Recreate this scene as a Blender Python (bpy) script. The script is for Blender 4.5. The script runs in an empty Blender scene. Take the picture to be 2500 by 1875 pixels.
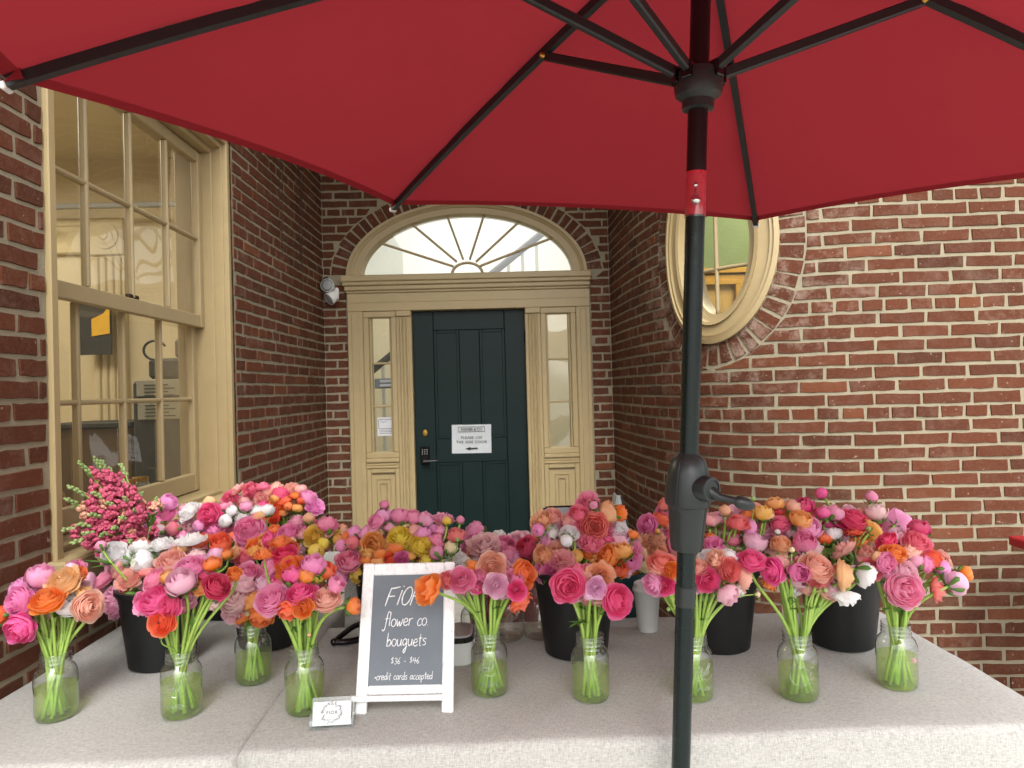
import bpy, math, random
import numpy as np
from mathutils import Vector, Matrix, Quaternion, noise as mnoise

# ------------------------------------------------------------------ scene, camera, light
sc = bpy.context.scene
COL = sc.collection
F, CX, CY, H = 1650.0, 1250.0, 937.5, 1.52        # photo is 2500 x 1875
VP, ROLL = (1220.0, 952.0), 0.0265

def _setup():
    yc = np.array([VP[0]-CX, -(VP[1]-CY), F]); yc /= np.linalg.norm(yc)
    up = np.array([-math.sin(ROLL), math.cos(ROLL), 0.]); up -= yc*up.dot(yc); up /= np.linalg.norm(up)
    xr = np.cross(yc, up)
    if xr[0] < 0: xr = -xr
    return np.array([xr, yc, up])                   # rows: world axes in camera space
M3 = _setup()
cam_d = bpy.data.cameras.new("camera"); cam = bpy.data.objects.new("camera", cam_d); COL.objects.link(cam)
cam_d.sensor_width = 36.0; cam_d.lens = F/2500.0*36.0; cam_d.clip_start = 0.05; cam_d.clip_end = 500
_r, _u, _f = M3[:, 0], M3[:, 1], M3[:, 2]
cam.matrix_world = Matrix(((_r[0], _u[0], -_f[0], 0), (_r[1], _u[1], -_f[1], 0), (_r[2], _u[2], -_f[2], H), (0, 0, 0, 1)))
sc.camera = cam

SUN_DIR = Vector((0.10, -1.0, 1.10)).normalized()
world = bpy.data.worlds.new("World"); sc.world = world; world.use_nodes = True
wn = world.node_tree; wn.nodes.clear()
sky = wn.nodes.new("ShaderNodeTexSky"); sky.sky_type = 'NISHITA'; sky.sun_disc = False
sky.sun_elevation = math.asin(SUN_DIR.z); sky.sun_rotation = math.atan2(SUN_DIR.x, SUN_DIR.y)
sky.air_density = 1.2; sky.dust_density = 4.0
hs = wn.nodes.new("ShaderNodeHueSaturation"); hs.inputs["Saturation"].default_value = 0.12
bg = wn.nodes.new("ShaderNodeBackground"); bg.inputs["Strength"].default_value = 0.15
wo = wn.nodes.new("ShaderNodeOutputWorld")
wn.links.new(sky.outputs[0], hs.inputs["Color"]); wn.links.new(hs.outputs[0], bg.inputs[0]); wn.links.new(bg.outputs[0], wo.inputs[0])
sun_d = bpy.data.lights.new("sun", 'SUN'); sun_d.energy = 0.5; sun_d.angle = math.radians(18); sun_d.color = (1.0, .97, .92)
sun = bpy.data.objects.new("sun", sun_d); COL.objects.link(sun)
sun.rotation_euler = (-SUN_DIR).to_track_quat('-Z', 'Y').to_euler()
sc.view_settings.view_transform = 'Standard'; sc.view_settings.look = 'None'
sc.view_settings.gamma = 1.0; sc.view_settings.use_curve_mapping = False
sc.view_settings.exposure = 1.34
sc.render.engine = 'CYCLES'
cy = sc.cycles
cy.use_denoising = True; cy.max_bounces = 8; cy.diffuse_bounces = 4; cy.glossy_bounces = 4
cy.transmission_bounces = 6; cy.transparent_max_bounces = 24; cy.caustics_reflective = False; cy.caustics_refractive = False

# ------------------------------------------------------------------ photo pixel -> world helpers
def ray(px, py): return M3 @ np.array([(px-CX)/F, -(py-CY)/F, 1.0])
def at(px, py, Y): d = ray(px, py); return Vector(d*(Y/d[1])) + Vector((0, 0, H))
def atx(px, py, X): d = ray(px, py); return Vector(d*(X/d[0])) + Vector((0, 0, H))
def atz(px, py, Z): d = ray(px, py); return Vector(d*((Z-H)/d[2])) + Vector((0, 0, H))
def proj(P):
    c = (np.array(P)-np.array([0, 0, H])) @ M3
    return CX+F*c[0]/c[2], CY-F*c[1]/c[2]
TZ = 0.73                                           # table top

# ------------------------------------------------------------------ mesh helpers
class MB:
    def __init__(s): s.v = []; s.f = []; s.m = []; s.a = {}
    def add(s, vs, fs, mi=0, **attr):
        b = len(s.v); s.v += [tuple(p) for p in vs]
        s.f += [tuple(i+b for i in q) for q in fs]; s.m += [mi]*len(fs)
        for k in set(list(s.a)+list(attr)):
            L = s.a.setdefault(k, []); L += [0.0]*(b-len(L))
            val = attr.get(k, 0.0); L += list(val) if hasattr(val, '__len__') else [val]*len(vs)
    def box(s, lo, hi, mi=0, mat=None, bev=0.0):
        x0, y0, z0 = lo; x1, y1, z1 = hi
        if bev <= 0:
            vs = [(x, y, z) for z in (z0, z1) for y in (y0, y1) for x in (x0, x1)]
            fs = [(0, 2, 3, 1), (4, 5, 7, 6), (0, 1, 5, 4), (2, 6, 7, 3), (0, 4, 6, 2), (1, 3, 7, 5)]
        else:
            b = min(bev, .49*min(x1-x0, y1-y0, z1-z0)); vs = []; idx = {}
            for i, z in enumerate((z0, z1)):
                for j, y in enumerate((y0, y1)):
                    for k, x in enumerate((x0, x1)):
                        sx, sy, sz = (1 if k == 0 else -1), (1 if j == 0 else -1), (1 if i == 0 else -1)
                        idx[(k, j, i, 'x')] = len(vs); vs.append((x, y+sy*b, z+sz*b))
                        idx[(k, j, i, 'y')] = len(vs); vs.append((x+sx*b, y, z+sz*b))
                        idx[(k, j, i, 'z')] = len(vs); vs.append((x+sx*b, y+sy*b, z))
            fs = []
            q = lambda *a: fs.append(tuple(idx[t] for t in a))
            for k in (0, 1):
                c = [(k, 0, 0, 'x'), (k, 1, 0, 'x'), (k, 1, 1, 'x'), (k, 0, 1, 'x')]; q(*(c if k else c[::-1]))
                c = [(0, k, 0, 'y'), (1, k, 0, 'y'), (1, k, 1, 'y'), (0, k, 1, 'y')]; q(*(c[::-1] if k else c))
                c = [(0, 0, k, 'z'), (1, 0, k, 'z'), (1, 1, k, 'z'), (0, 1, k, 'z')]; q(*(c if k else c[::-1]))
            for a in (0, 1):
                for c in (0, 1):
                    q((a, c, 0, 'x'), (a, c, 1, 'x'), (a, c, 1, 'y'), (a, c, 0, 'y'))
                    q((a, 0, c, 'x'), (a, 1, c, 'x'), (a, 1, c, 'z'), (a, 0, c, 'z'))
                    q((0, a, c, 'y'), (1, a, c, 'y'), (1, a, c, 'z'), (0, a, c, 'z'))
                    for e in (0, 1): q((a, c, e, 'x'), (a, c, e, 'y'), (a, c, e, 'z'))
        if mat is not None: vs = [mat @ Vector(p) for p in vs]
        s.add(vs, fs, mi); return s
    def lathe(s, prof, n=24, mat=None, mi=0, cap0=True, cap1=True, sx=1.0):
        vs = []; fs = []
        for r, z in prof:
            for k in range(n):
                a = 2*math.pi*k/n; vs.append(Vector((r*math.cos(a)*sx, r*math.sin(a), z)))
        for i in range(len(prof)-1):
            for k in range(n):
                k2 = (k+1) % n; fs.append((i*n+k, i*n+k2, (i+1)*n+k2, (i+1)*n+k))
        if cap0: fs.append(tuple(range(n))[::-1])
        if cap1: fs.append(tuple((len(prof)-1)*n+k for k in range(n)))
        if mat is not None: vs = [mat @ p for p in vs]
        s.add(vs, fs, mi); return s
    def tube(s, pts, r, n=6, mi=0, cap=True, flat=1.0, twist=0.0):
        pts = [Vector(p) for p in pts]; vs = []; fs = []; ref = None
        for i, p in enumerate(pts):
            t = (pts[min(i+1, len(pts)-1)]-pts[max(i-1, 0)])
            t = t.normalized() if t.length > 1e-9 else Vector((0, 0, 1))
            if ref is None:
                ref = Vector((0, 0, 1)) if abs(t.z) < .9 else Vector((0, 1, 0))
            x = t.cross(ref)
            x = x.normalized() if x.length > 1e-6 else Vector((1, 0, 0))
            y = x.cross(t).normalized(); ref = y
            rr = r[i] if hasattr(r, '__len__') else r
            for k in range(n):
                a = 2*math.pi*k/n+twist; vs.append(p+x*(rr*math.cos(a))+y*(rr*flat*math.sin(a)))
        for i in range(len(pts)-1):
            for k in range(n):
                k2 = (k+1) % n; fs.append((i*n+k, i*n+k2, (i+1)*n+k2, (i+1)*n+k))
        if cap: fs.append(tuple(range(n))[::-1]); fs.append(tuple((len(pts)-1)*n+k for k in range(n)))
        s.add(vs, fs, mi); return s
    def bar(s, p, q, w, h, up=(0, 0, 1), mi=0, bev=0.0):
        p, q = Vector(p), Vector(q); t = (q-p); L = t.length; t.normalize()
        x = t.cross(Vector(up)); x = x.normalized() if x.length > 1e-6 else Vector((1, 0, 0)); y = x.cross(t)
        m = Matrix((x, t, y)).transposed().to_4x4(); m.translation = p
        return s.box((-w/2, 0, -h/2), (w/2, L, h/2), mi, m, bev)
    def grid(s, fn, nu, nv, mi=0, skip=None, **attr):
        vs = [fn(i/nu, j/nv) for j in range(nv+1) for i in range(nu+1)]
        fs = [(j*(nu+1)+i, j*(nu+1)+i+1, (j+1)*(nu+1)+i+1, (j+1)*(nu+1)+i) for j in range(nv) for i in range(nu)
              if skip is None or not skip((i+.5)/nu, (j+.5)/nv)]
        s.add(vs, fs, mi, **attr); return s
    def sphere(s, c, r, n=12, m=8, mi=0, sc=(1, 1, 1), mat=None):
        c = Vector(c)
        def fn(u, v):
            a, b = 2*math.pi*u, math.pi*(v-.5)
            p = Vector((r*sc[0]*math.cos(a)*math.cos(b), r*sc[1]*math.sin(a)*math.cos(b), r*sc[2]*math.sin(b)))
            return c+(mat @ p if mat is not None else p)
        return s.grid(fn, n, m, mi)
    def mesh(s, name, mats, smooth=True, recalc=False):
        me = bpy.data.meshes.new(name); me.from_pydata(s.v, [], s.f)
        for m in (mats if isinstance(mats, (list, tuple)) else [mats]): me.materials.append(m)
        if any(s.m): me.polygons.foreach_set("material_index", s.m)
        for k, L in s.a.items():
            at_ = me.attributes.new(k, 'FLOAT', 'POINT'); L = list(L)+[0.0]*(len(s.v)-len(L)); at_.data.foreach_set("value", L)
        if smooth: me.polygons.foreach_set("use_smooth", [True]*len(me.polygons))
        me.update()
        if recalc:
            import bmesh
            bm = bmesh.new(); bm.from_mesh(me); bmesh.ops.recalc_face_normals(bm, faces=bm.faces); bm.to_mesh(me); bm.free()
        return me
    def build(s, name, mats, parent=None, smooth=False, auto=None, recalc=True):
        o = bpy.data.objects.new(name, s.mesh(name, mats, smooth or auto is not None, recalc)); COL.objects.link(o)
        if auto is not None: o.data.set_sharp_from_angle(angle=math.radians(auto))
        if parent is not None: o.parent = parent
        return o
def obj(name, me, parent=None):
    o = bpy.data.objects.new(name, me); COL.objects.link(o)
    if parent is not None: o.parent = parent
    return o
def tag(o, label=None, cat=None, group=None, kind=None):
    for k, v in (('label', label), ('category', cat), ('group', group), ('kind', kind)):
        if v: o[k] = v
    return o
def thing(name, label, cat, loc=(0, 0, 0), group=None, kind=None):
    o = bpy.data.objects.new(name, None); COL.objects.link(o); o.location = loc; o.empty_display_size = .05
    return tag(o, label, cat, group, kind)
def adopt(root, *parts):
    inv = Matrix.Translation(root.location).inverted()
    for p in parts: p.parent = root; p.matrix_parent_inverse = inv
    return root
def frame_from(axis, roll=0.0):
    z = Vector(axis).normalized(); return z.to_track_quat('Z', 'Y').to_matrix().to_4x4() @ Matrix.Rotation(roll, 4, 'Z')
def text_mesh(body, size, extrude=0.0, shear=0.0, align='CENTER', spacing=1.0):
    cu = bpy.data.curves.new("txt", 'FONT'); cu.body = body; cu.size = size; cu.extrude = extrude; cu.shear = shear
    cu.align_x = align; cu.space_character = spacing; cu.resolution_u = 3
    o = bpy.data.objects.new("txt", cu); COL.objects.link(o); dg = bpy.context.evaluated_depsgraph_get(); dg.update()
    me = bpy.data.meshes.new_from_object(o.evaluated_get(dg)); bpy.data.objects.remove(o); bpy.data.curves.remove(cu)
    vs = [tuple(v.co) for v in me.vertices]; fs = [tuple(p.vertices) for p in me.polygons]; bpy.data.meshes.remove(me)
    return vs, fs
def bez(p0, p1, p2, p3, n):
    out = []
    for i in range(n+1):
        t = i/n; a = 1-t; out.append(p0*(a*a*a)+p1*(3*a*a*t)+p2*(3*a*t*t)+p3*(t*t*t))
    return out
def smooth_line(pts, n=6):
    P = [Vector(p) for p in pts]
    if len(P) < 3: return P
    P = [2*P[0]-P[1]]+P+[2*P[-1]-P[-2]]; out = []
    for i in range(1, len(P)-2):
        for k in range(n):
            t = k/n; a, b, c, d = P[i-1], P[i], P[i+1], P[i+2]
            out.append(.5*((2*b)+(c-a)*t+(2*a-5*b+4*c-d)*t*t+(3*b-a-3*c+d)*t**3))
    out.append(P[-2]); return out

# ------------------------------------------------------------------ materials
def s2l(r, g, b):
    f = lambda c: (c/12.92 if c <= .04045 else ((c+.055)/1.055)**2.4)
    return (f(r/255), f(g/255), f(b/255))
class NT:
    def __init__(s, name):
        s.m = bpy.data.materials.new(name); s.m.use_nodes = True; s.t = s.m.node_tree; s.t.nodes.clear()
        s.out = s.n("OutputMaterial")
    def n(s, typ, **kw):
        x = s.t.nodes.new("ShaderNode"+typ)
        for k, v in kw.items():
            if k in x.inputs.keys() and not hasattr(x, k): x.inputs[k].default_value = v
            else: setattr(x, k, v)
        return x
    def l(s, a, b): s.t.links.new(a, b)
    def coord(s, kind='Object', scale=(1, 1, 1)):
        c = s.n("TexCoord"); mp = s.n("Mapping"); mp.inputs["Scale"].default_value = scale; s.l(c.outputs[kind], mp.inputs[0]); return mp.outputs[0]
    def noise(s, vec, scale, detail=4, rough=.55):
        x = s.n("TexNoise"); x.inputs["Scale"].default_value = scale; x.inputs["Detail"].default_value = detail; x.inputs["Roughness"].default_value = rough
        s.l(vec, x.inputs["Vector"]); return x.outputs["Fac"]
    def ramp(s, fac, stops):
        x = s.n("ValToRGB"); el = x.color_ramp.elements
        while len(el) < len(stops): el.new(.5)
        for e, (p, c) in zip(el, stops): e.position = p; e.color = (*c, 1) if len(c) == 3 else c
        s.l(fac, x.inputs[0]); return x.outputs[0]
    def mix(s, fac, a, b, mode='MIX'):
        x = s.n("Mix"); x.data_type = 'RGBA'; x.blend_type = mode
        for i, v in ((0, fac), (6, a), (7, b)):
            if isinstance(v, (int, float)): x.inputs[i].default_value = v
            elif isinstance(v, tuple): x.inputs[i].default_value = (*v, 1)
            else: s.l(v, x.inputs[i])
        return x.outputs[2]
    def math(s, op, a, b=0.0, clamp=False):
        x = s.n("Math"); x.operation = op; x.use_clamp = clamp
        for i, v in ((0, a), (1, b)):
            if isinstance(v, (int, float)): x.inputs[i].default_value = v
            else: s.l(v, x.inputs[i])
        return x.outputs[0]
    def bump(s, h, strength=.3, dist=.002):
        x = s.n("Bump"); x.inputs["Strength"].default_value = strength; x.inputs["Distance"].default_value = dist; s.l(h, x.inputs["Height"]); return x.outputs[0]
    def pbr(s, color, rough=.5, metal=0.0, bump=None, spec=.5, **kw):
        p = s.n("BsdfPrincipled")
        for k, v in (("Base Color", color), ("Roughness", rough), ("Metallic", metal), ("Specular IOR Level", spec)):
            if isinstance(v, (int, float)): p.inputs[k].default_value = v
            elif isinstance(v, tuple): p.inputs[k].default_value = (*v, 1)
            else: s.l(v, p.inputs[k])
        if bump is not None: s.l(bump, p.inputs["Normal"])
        for k, v in kw.items(): p.inputs[k.replace('_', ' ')].default_value = v
        s.l(p.outputs[0], s.out.inputs[0]); s.p = p; return s.m
    def surf(s, sh): s.l(sh, s.out.inputs[0]); return s.m
def simple(name, rgb, rough=.5, metal=0.0, var=.12, scale=30, bump=.0, spec=.5, **kw):
    t = NT(name); c = s2l(*rgb); v = t.coord(); n = t.noise(v, scale, 5)
    col = t.mix(n, tuple(x*(1-var) for x in c), tuple(min(1, x*(1+var)) for x in c))
    rr = t.math('ADD', t.math('MULTIPLY', t.noise(v, scale*2.3, 3), .25), rough-.12, True)
    return t.pbr(col, rr, metal, t.bump(n, bump, .002) if bump else None, spec, **kw)

MAT = {}
def brick_mats():
    t = NT("old_red_brick"); A = t.n("Attribute"); A.attribute_name = "tint"; B = t.n("Attribute"); B.attribute_name = "efflor"
    v = t.coord()
    base = t.ramp(A.outputs["Fac"], [(0, s2l(68, 42, 30)), (.25, s2l(80, 47, 32)), (.6, s2l(89, 51, 34)), (.9, s2l(97, 55, 36)), (1, s2l(108, 64, 41))])
    n1 = t.noise(v, 14, 6, .65); n2 = t.noise(v, 95, 4, .7)
    c = t.mix(t.math('MULTIPLY', n1, .55), base, t.mix(.55, base, s2l(70, 38, 34)))
    c = t.mix(t.ramp(n2, [(.38, (.0, .0, .0)), (.75, (.45, .45, .45))]), c, s2l(116, 75, 57))
    n3 = t.noise(v, 11, 8, .78)
    eff = t.math('MULTIPLY', t.ramp(n3, [(.48, (0, 0, 0)), (.66, (1, 1, 1))]), t.math('ADD', B.outputs["Fac"], .07), True)
    c = t.mix(eff, c, s2l(172, 154, 138))
    sp = t.ramp(t.noise(v, 60, 2, .5), [(.70, (0, 0, 0)), (.76, (1, 1, 1))])
    c = t.mix(t.math('MULTIPLY', sp, .35), c, s2l(200, 186, 166))
    h = t.math('ADD', t.math('MULTIPLY', n1, .7), n2)
    t.pbr(c, .88, 0, t.bump(h, .55, .0035), .12); b = t.m
    t = NT("lime_mortar"); v = t.coord(); n1 = t.noise(v, 120, 5, .7); n2 = t.noise(v, 7, 5, .6)
    c = t.mix(n2, s2l(155, 146, 122), s2l(122, 113, 93)); c = t.mix(t.math('MULTIPLY', n1, .35), c, s2l(174, 167, 145))
    t.pbr(c, .95, 0, t.bump(n1, .8, .004), .2); return [b, t.m]
BRICK = brick_mats()
def paint(name, rgb, wear=.0):
    t = NT(name); v = t.coord(); n = t.noise(v, 9, 6, .6); n2 = t.noise(v, 160, 3, .6); c0 = s2l(*rgb)
    c = t.mix(n, tuple(x*.86 for x in c0), tuple(min(1, x*1.07) for x in c0))
    d = t.ramp(t.noise(v, 26, 7, .72), [(.64, (0, 0, 0)), (.80, (1, 1, 1))])
    c = t.mix(t.math('MULTIPLY', d, .26+wear), c, tuple(x*.55 for x in c0))
    return t.pbr(c, .48, 0, t.bump(t.math('ADD', n2, t.math('MULTIPLY', n, .6)), .06, .002), .45)
TAN = paint("tan_gloss_paint", (168, 149, 109)); TAN2 = paint("sash_paint", (166, 148, 111))
def door_mat():
    t = NT("dark_green_door_paint"); v = t.coord('Object', (60, 60, 4)); n = t.noise(v, 1.0, 5, .6); v2 = t.coord(); m = t.noise(v2, 6, 5)
    c = t.mix(m, s2l(4, 24, 23), s2l(9, 34, 32)); return t.pbr(c, .5, 0, t.bump(n, .18, .002), .25)
DOOR = door_mat()
def cloth_mat():
    t = NT("woven_linen"); v1 = t.coord('Object', (1, 5, 5)); v2 = t.coord('Object', (5, 1, 1)); v = t.coord()
    a = t.noise(v1, 78, 2, .75); b = t.noise(v2, 78, 2, .75); f = t.noise(v, 420, 2, .7); big = t.noise(v, 3, 4)
    w = t.math('ADD', t.math('MULTIPLY', t.math('ADD', a, b), .47), t.math('MULTIPLY', f, .14))
    c = t.ramp(w, [(.36, s2l(138, 137, 132)), (.53, s2l(172, 171, 166)), (.72, s2l(198, 197, 191))])
    c = t.mix(t.math('MULTIPLY', big, .22), c, s2l(166, 164, 159))
    wr = t.noise(t.coord('Object', (1, .4, .5)), 8, 3, .5)
    return t.pbr(c, .93, 0, t.bump(t.math('ADD', w, t.math('MULTIPLY', wr, 7.0)), .55, .003), .15, Sheen_Weight=.1)
CLOTH = cloth_mat()
def canopy_mat(name="red_canopy_fabric", tl=.24):
    t = NT(name); v = t.coord(); n = t.noise(v, 700, 2, .6); big = t.noise(v, 2.2, 4)
    c = t.mix(big, s2l(149, 46, 52), s2l(158, 50, 58))
    d = t.n("BsdfDiffuse"); t.l(c, d.inputs[0]); wr = t.noise(t.coord('Object', (3, 3, 3)), 2.6, 3, .5); b = t.bump(t.math('ADD', t.math('MULTIPLY', wr, 6.0), n), .30, .004); t.l(b, d.inputs["Normal"])
    tr = t.n("BsdfTranslucent"); t.l(c, tr.inputs[0]); mx = t.n("MixShader"); mx.inputs[0].default_value = tl
    t.l(d.outputs[0], mx.inputs[1]); t.l(tr.outputs[0], mx.inputs[2]); return t.surf(mx.outputs[0])
CANOPY = canopy_mat(); CANOPY_H = canopy_mat("red_canopy_hem", .08)
METAL_D = simple("dark_powder_coat", (46, 50, 50), .42, .3, .1, 60, .05)
POLE = simple("green_black_pole_paint", (24, 36, 35), .30, .35, .15, 45)
POLE_UP = simple("maroon_black_pole_paint", (34, 24, 26), .34, .3, .12, 45)
PLASTIC = simple("black_moulded_plastic", (38, 44, 44), .36, 0, .12, 35, .08)
BUCKET = simple("matt_black_bucket", (15, 17, 19), .48, 0, .2, 18, .04)
WHITE_P = simple("white_plastic", (226, 226, 222), .35, 0, .05)
GREY_P = simple("grey_plastic", (150, 152, 150), .45, 0, .08)
BLACK_G = simple("gloss_black_plastic", (14, 14, 15), .16, 0, .1)
BRASS = simple("worn_brass", (190, 150, 72), .3, 1.0, .2)
STEEL = simple("rusty_iron", (72, 56, 44), .6, .7, .4, 200, .3)
GREEN_BIN = simple("dark_teal_plastic", (18, 60, 62), .4, 0, .1)
RED_P = simple("red_painted_wood", (150, 26, 34), .42, 0, .2, 40, .1)
PAPER = simple("white_paper", (204, 205, 207), .5, 0, .03)
INK = simple("black_ink", (30, 30, 32), .7, 0, .05)
CUPM = simple("pale_grey_paper_cup", (206, 208, 206), .5, 0, .03)
ENAMEL = simple("white_enamel", (226, 230, 230), .18, 0, .03)
LIDM = simple("grey_lid", (168, 166, 168), .3, 0, .05)
PAVE = simple("granite_paving", (172, 168, 160), .85, 0, .3, 12, .3)
def slate_mat():
    t = NT("chalkboard_slate"); v = t.coord(); n = t.noise(v, 14, 5, .6); n2 = t.noise(v, 60, 3)
    c = t.mix(n, s2l(100, 109, 117), s2l(119, 127, 134)); c = t.mix(t.math('MULTIPLY', n2, .2), c, s2l(128, 132, 138))
    return t.pbr(c, .7, 0, None, .3)
SLATE = slate_mat()
def whitewash_mat():
    t = NT("whitewashed_wood"); v = t.coord('Object', (90, 90, 7)); n = t.noise(v, 1.0, 6, .7); v2 = t.coord(); m = t.noise(v2, 30, 5, .7)
    g = t.ramp(n, [(.24, s2l(120, 112, 108)), (.33, s2l(226, 225, 224)), (.55, s2l(248, 249, 249))])
    c = t.mix(t.ramp(m, [(.66, (0, 0, 0)), (.74, (.7, .7, .7))]), g, s2l(190, 150, 110))
    return t.pbr(c, .7, 0, t.bump(n, .35, .002), .3)
WOODW = whitewash_mat()
CHALK = simple("white_chalk_marker", (244, 244, 244), .8, 0, .03)
def glass_mat(name, tint, gloss=1.0, fog=0.0, rough=.02, fogcol=(.8, .85, .8), edge=1.0):
    t = NT(name); tr = t.n("BsdfTransparent")
    g = t.n("BsdfGlossy"); g.inputs["Roughness"].default_value = rough; g.inputs[0].default_value = (1, 1, 1, 1)
    ge = t.n("NewGeometry"); dt = t.n("VectorMath"); dt.operation = 'DOT_PRODUCT'; t.l(ge.outputs["Incoming"], dt.inputs[0]); t.l(ge.outputs["Normal"], dt.inputs[1])
    fz = t.math('POWER', t.math('SUBTRACT', 1.0, t.math('ABSOLUTE', dt.outputs["Value"]), True), 5.0)
    k = t.math('MULTIPLY', t.math('ADD', t.math('MULTIPLY', fz, .96), .04), gloss, True)
    ed = t.math('POWER', t.math('SUBTRACT', 1.0, t.math('ABSOLUTE', dt.outputs["Value"]), True), 2.6)
    t.l(t.mix(ed, tint, tuple(x*edge for x in tint)), tr.inputs[0])
    base = tr.outputs[0]
    if fog:
        d = t.n("BsdfDiffuse"); d.inputs[0].default_value = (*fogcol, 1); tl = t.n("BsdfTranslucent"); tl.inputs[0].default_value = (*fogcol, 1)
        a = t.n("MixShader"); a.inputs[0].default_value = .5; t.l(d.outputs[0], a.inputs[1]); t.l(tl.outputs[0], a.inputs[2])
        n = t.noise(t.coord(), 25, 4, .6); b = t.n("MixShader"); t.l(t.math('MULTIPLY', n, fog*2, True), b.inputs[0]); t.l(base, b.inputs[1]); t.l(a.outputs[0], b.inputs[2]); base = b.outputs[0]
    mx = t.n("MixShader"); t.l(k, mx.inputs[0]); t.l(base, mx.inputs[1]); t.l(g.outputs[0], mx.inputs[2]); return t.surf(mx.outputs[0])
JAR = glass_mat("jar_glass", (.955, .972, .96), 1.9, .04, .015, (.8, .85, .8), .40)
JAR_E = glass_mat("embossed_glass", (.90, .94, .91), 3.0, .22)
PANE = glass_mat("window_glass", (.90, .92, .91), 1.9, .045, .005, (.72, .74, .72))  # grey fog in the glass stands for dust and hazy reflection
ACRYL = glass_mat("clear_acrylic", (.95, .97, .97), 1.3, .05)
WATER = glass_mat("cloudy_flower_water", (.91, 1.0, .62), .8, .09, .02, (.78, .99, .40), .94)
WATER2 = glass_mat("murky_water", (.93, .92, .88), .8, .12, .02, (.5, .47, .4))
def leaf_mat(name, rgb, rgb2, tr=.3):
    t = NT(name); v = t.coord(); n = t.noise(v, 45, 4); oi = t.n("ObjectInfo")
    c = t.mix(t.math('ADD', t.math('MULTIPLY', n, .7), t.math('MULTIPLY', oi.outputs["Random"], .4), True), s2l(*rgb), s2l(*rgb2))
    p = t.n("BsdfPrincipled"); t.l(c, p.inputs["Base Color"]); p.inputs["Roughness"].default_value = .45
    tl = t.n("BsdfTranslucent"); t.l(c, tl.inputs[0]); mx = t.n("MixShader"); mx.inputs[0].default_value = tr
    t.l(p.outputs[0], mx.inputs[1]); t.l(tl.outputs[0], mx.inputs[2]); return t.surf(mx.outputs[0])
STEM = leaf_mat("flower_stem", (126, 166, 60), (176, 206, 104), .15)
LEAF = leaf_mat("flower_leaf", (66, 112, 44), (120, 160, 76))
BUDG = leaf_mat("green_bud", (120, 150, 80), (186, 204, 140))
EYE = simple("flower_eye", (40, 30, 40), .8, 0, .3)
def petal_mat(name, from_mesh=False):
    t = NT(name); oi = t.n("ObjectInfo")
    if from_mesh: oi = t.n("Attribute"); oi.attribute_name = "flower_colour"
    L = t.n("Attribute"); L.attribute_name = "lay"; E_ = t.n("Attribute"); E_.attribute_name = "rim"
    v = t.coord(); n = t.noise(v, 3.2, 4, .6); st = t.noise(t.coord('Object', (5, 5, .8)), 5, 3)
    col = oi.outputs["Color"]
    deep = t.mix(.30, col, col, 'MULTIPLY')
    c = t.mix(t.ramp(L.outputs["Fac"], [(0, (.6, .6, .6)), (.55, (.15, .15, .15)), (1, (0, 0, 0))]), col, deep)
    c = t.mix(t.math('MULTIPLY', t.math('POWER', E_.outputs["Fac"], 4.0), .50), c, t.mix(.38, c, (1.0, .92, .92)))
    c = t.mix(t.math('MULTIPLY', n, .30), c, t.mix(.16, c, (1, .95, .95)))
    c = t.mix(t.math('MULTIPLY', st, .2), c, deep)
    p = t.n("BsdfPrincipled"); t.l(c, p.inputs["Base Color"]); p.inputs["Roughness"].default_value = .62; p.inputs["Specular IOR Level"].default_value = .25
    p.inputs["Sheen Weight"].default_value = .04
    tl = t.n("BsdfTranslucent"); t.l(c, tl.inputs[0]); mx = t.n("MixShader"); mx.inputs[0].default_value = .48
    t.l(p.outputs[0], mx.inputs[1]); t.l(tl.outputs[0], mx.inputs[2]); return t.surf(mx.outputs[0])
PETAL = petal_mat("ranunculus_petal"); PETAL_M = petal_mat("ranunculus_petal_deep", True)
def emis(name, rgb, st):
    t = NT(name); e = t.n("Emission"); e.inputs[0].default_value = (*s2l(*rgb), 1); e.inputs[1].default_value = st; return t.surf(e.outputs[0])
CREAM = simple("cream_wall_paint", (210, 196, 164), .8, 0, .05, 4)
HALLW = simple("white_hall_paint", (232, 234, 228), .8, 0, .04, 4)
OLIVE = simple("green_room_paint", (120, 140, 96), .8, 0, .08, 5)
# ------------------------------------------------------------------ ground
g = MB(); g.box((-30, -40, -.3), (30, 30, 0.0)); tag(g.build("ground", PAVE), "grey paved ground under the tables", "ground", kind="structure")

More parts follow.
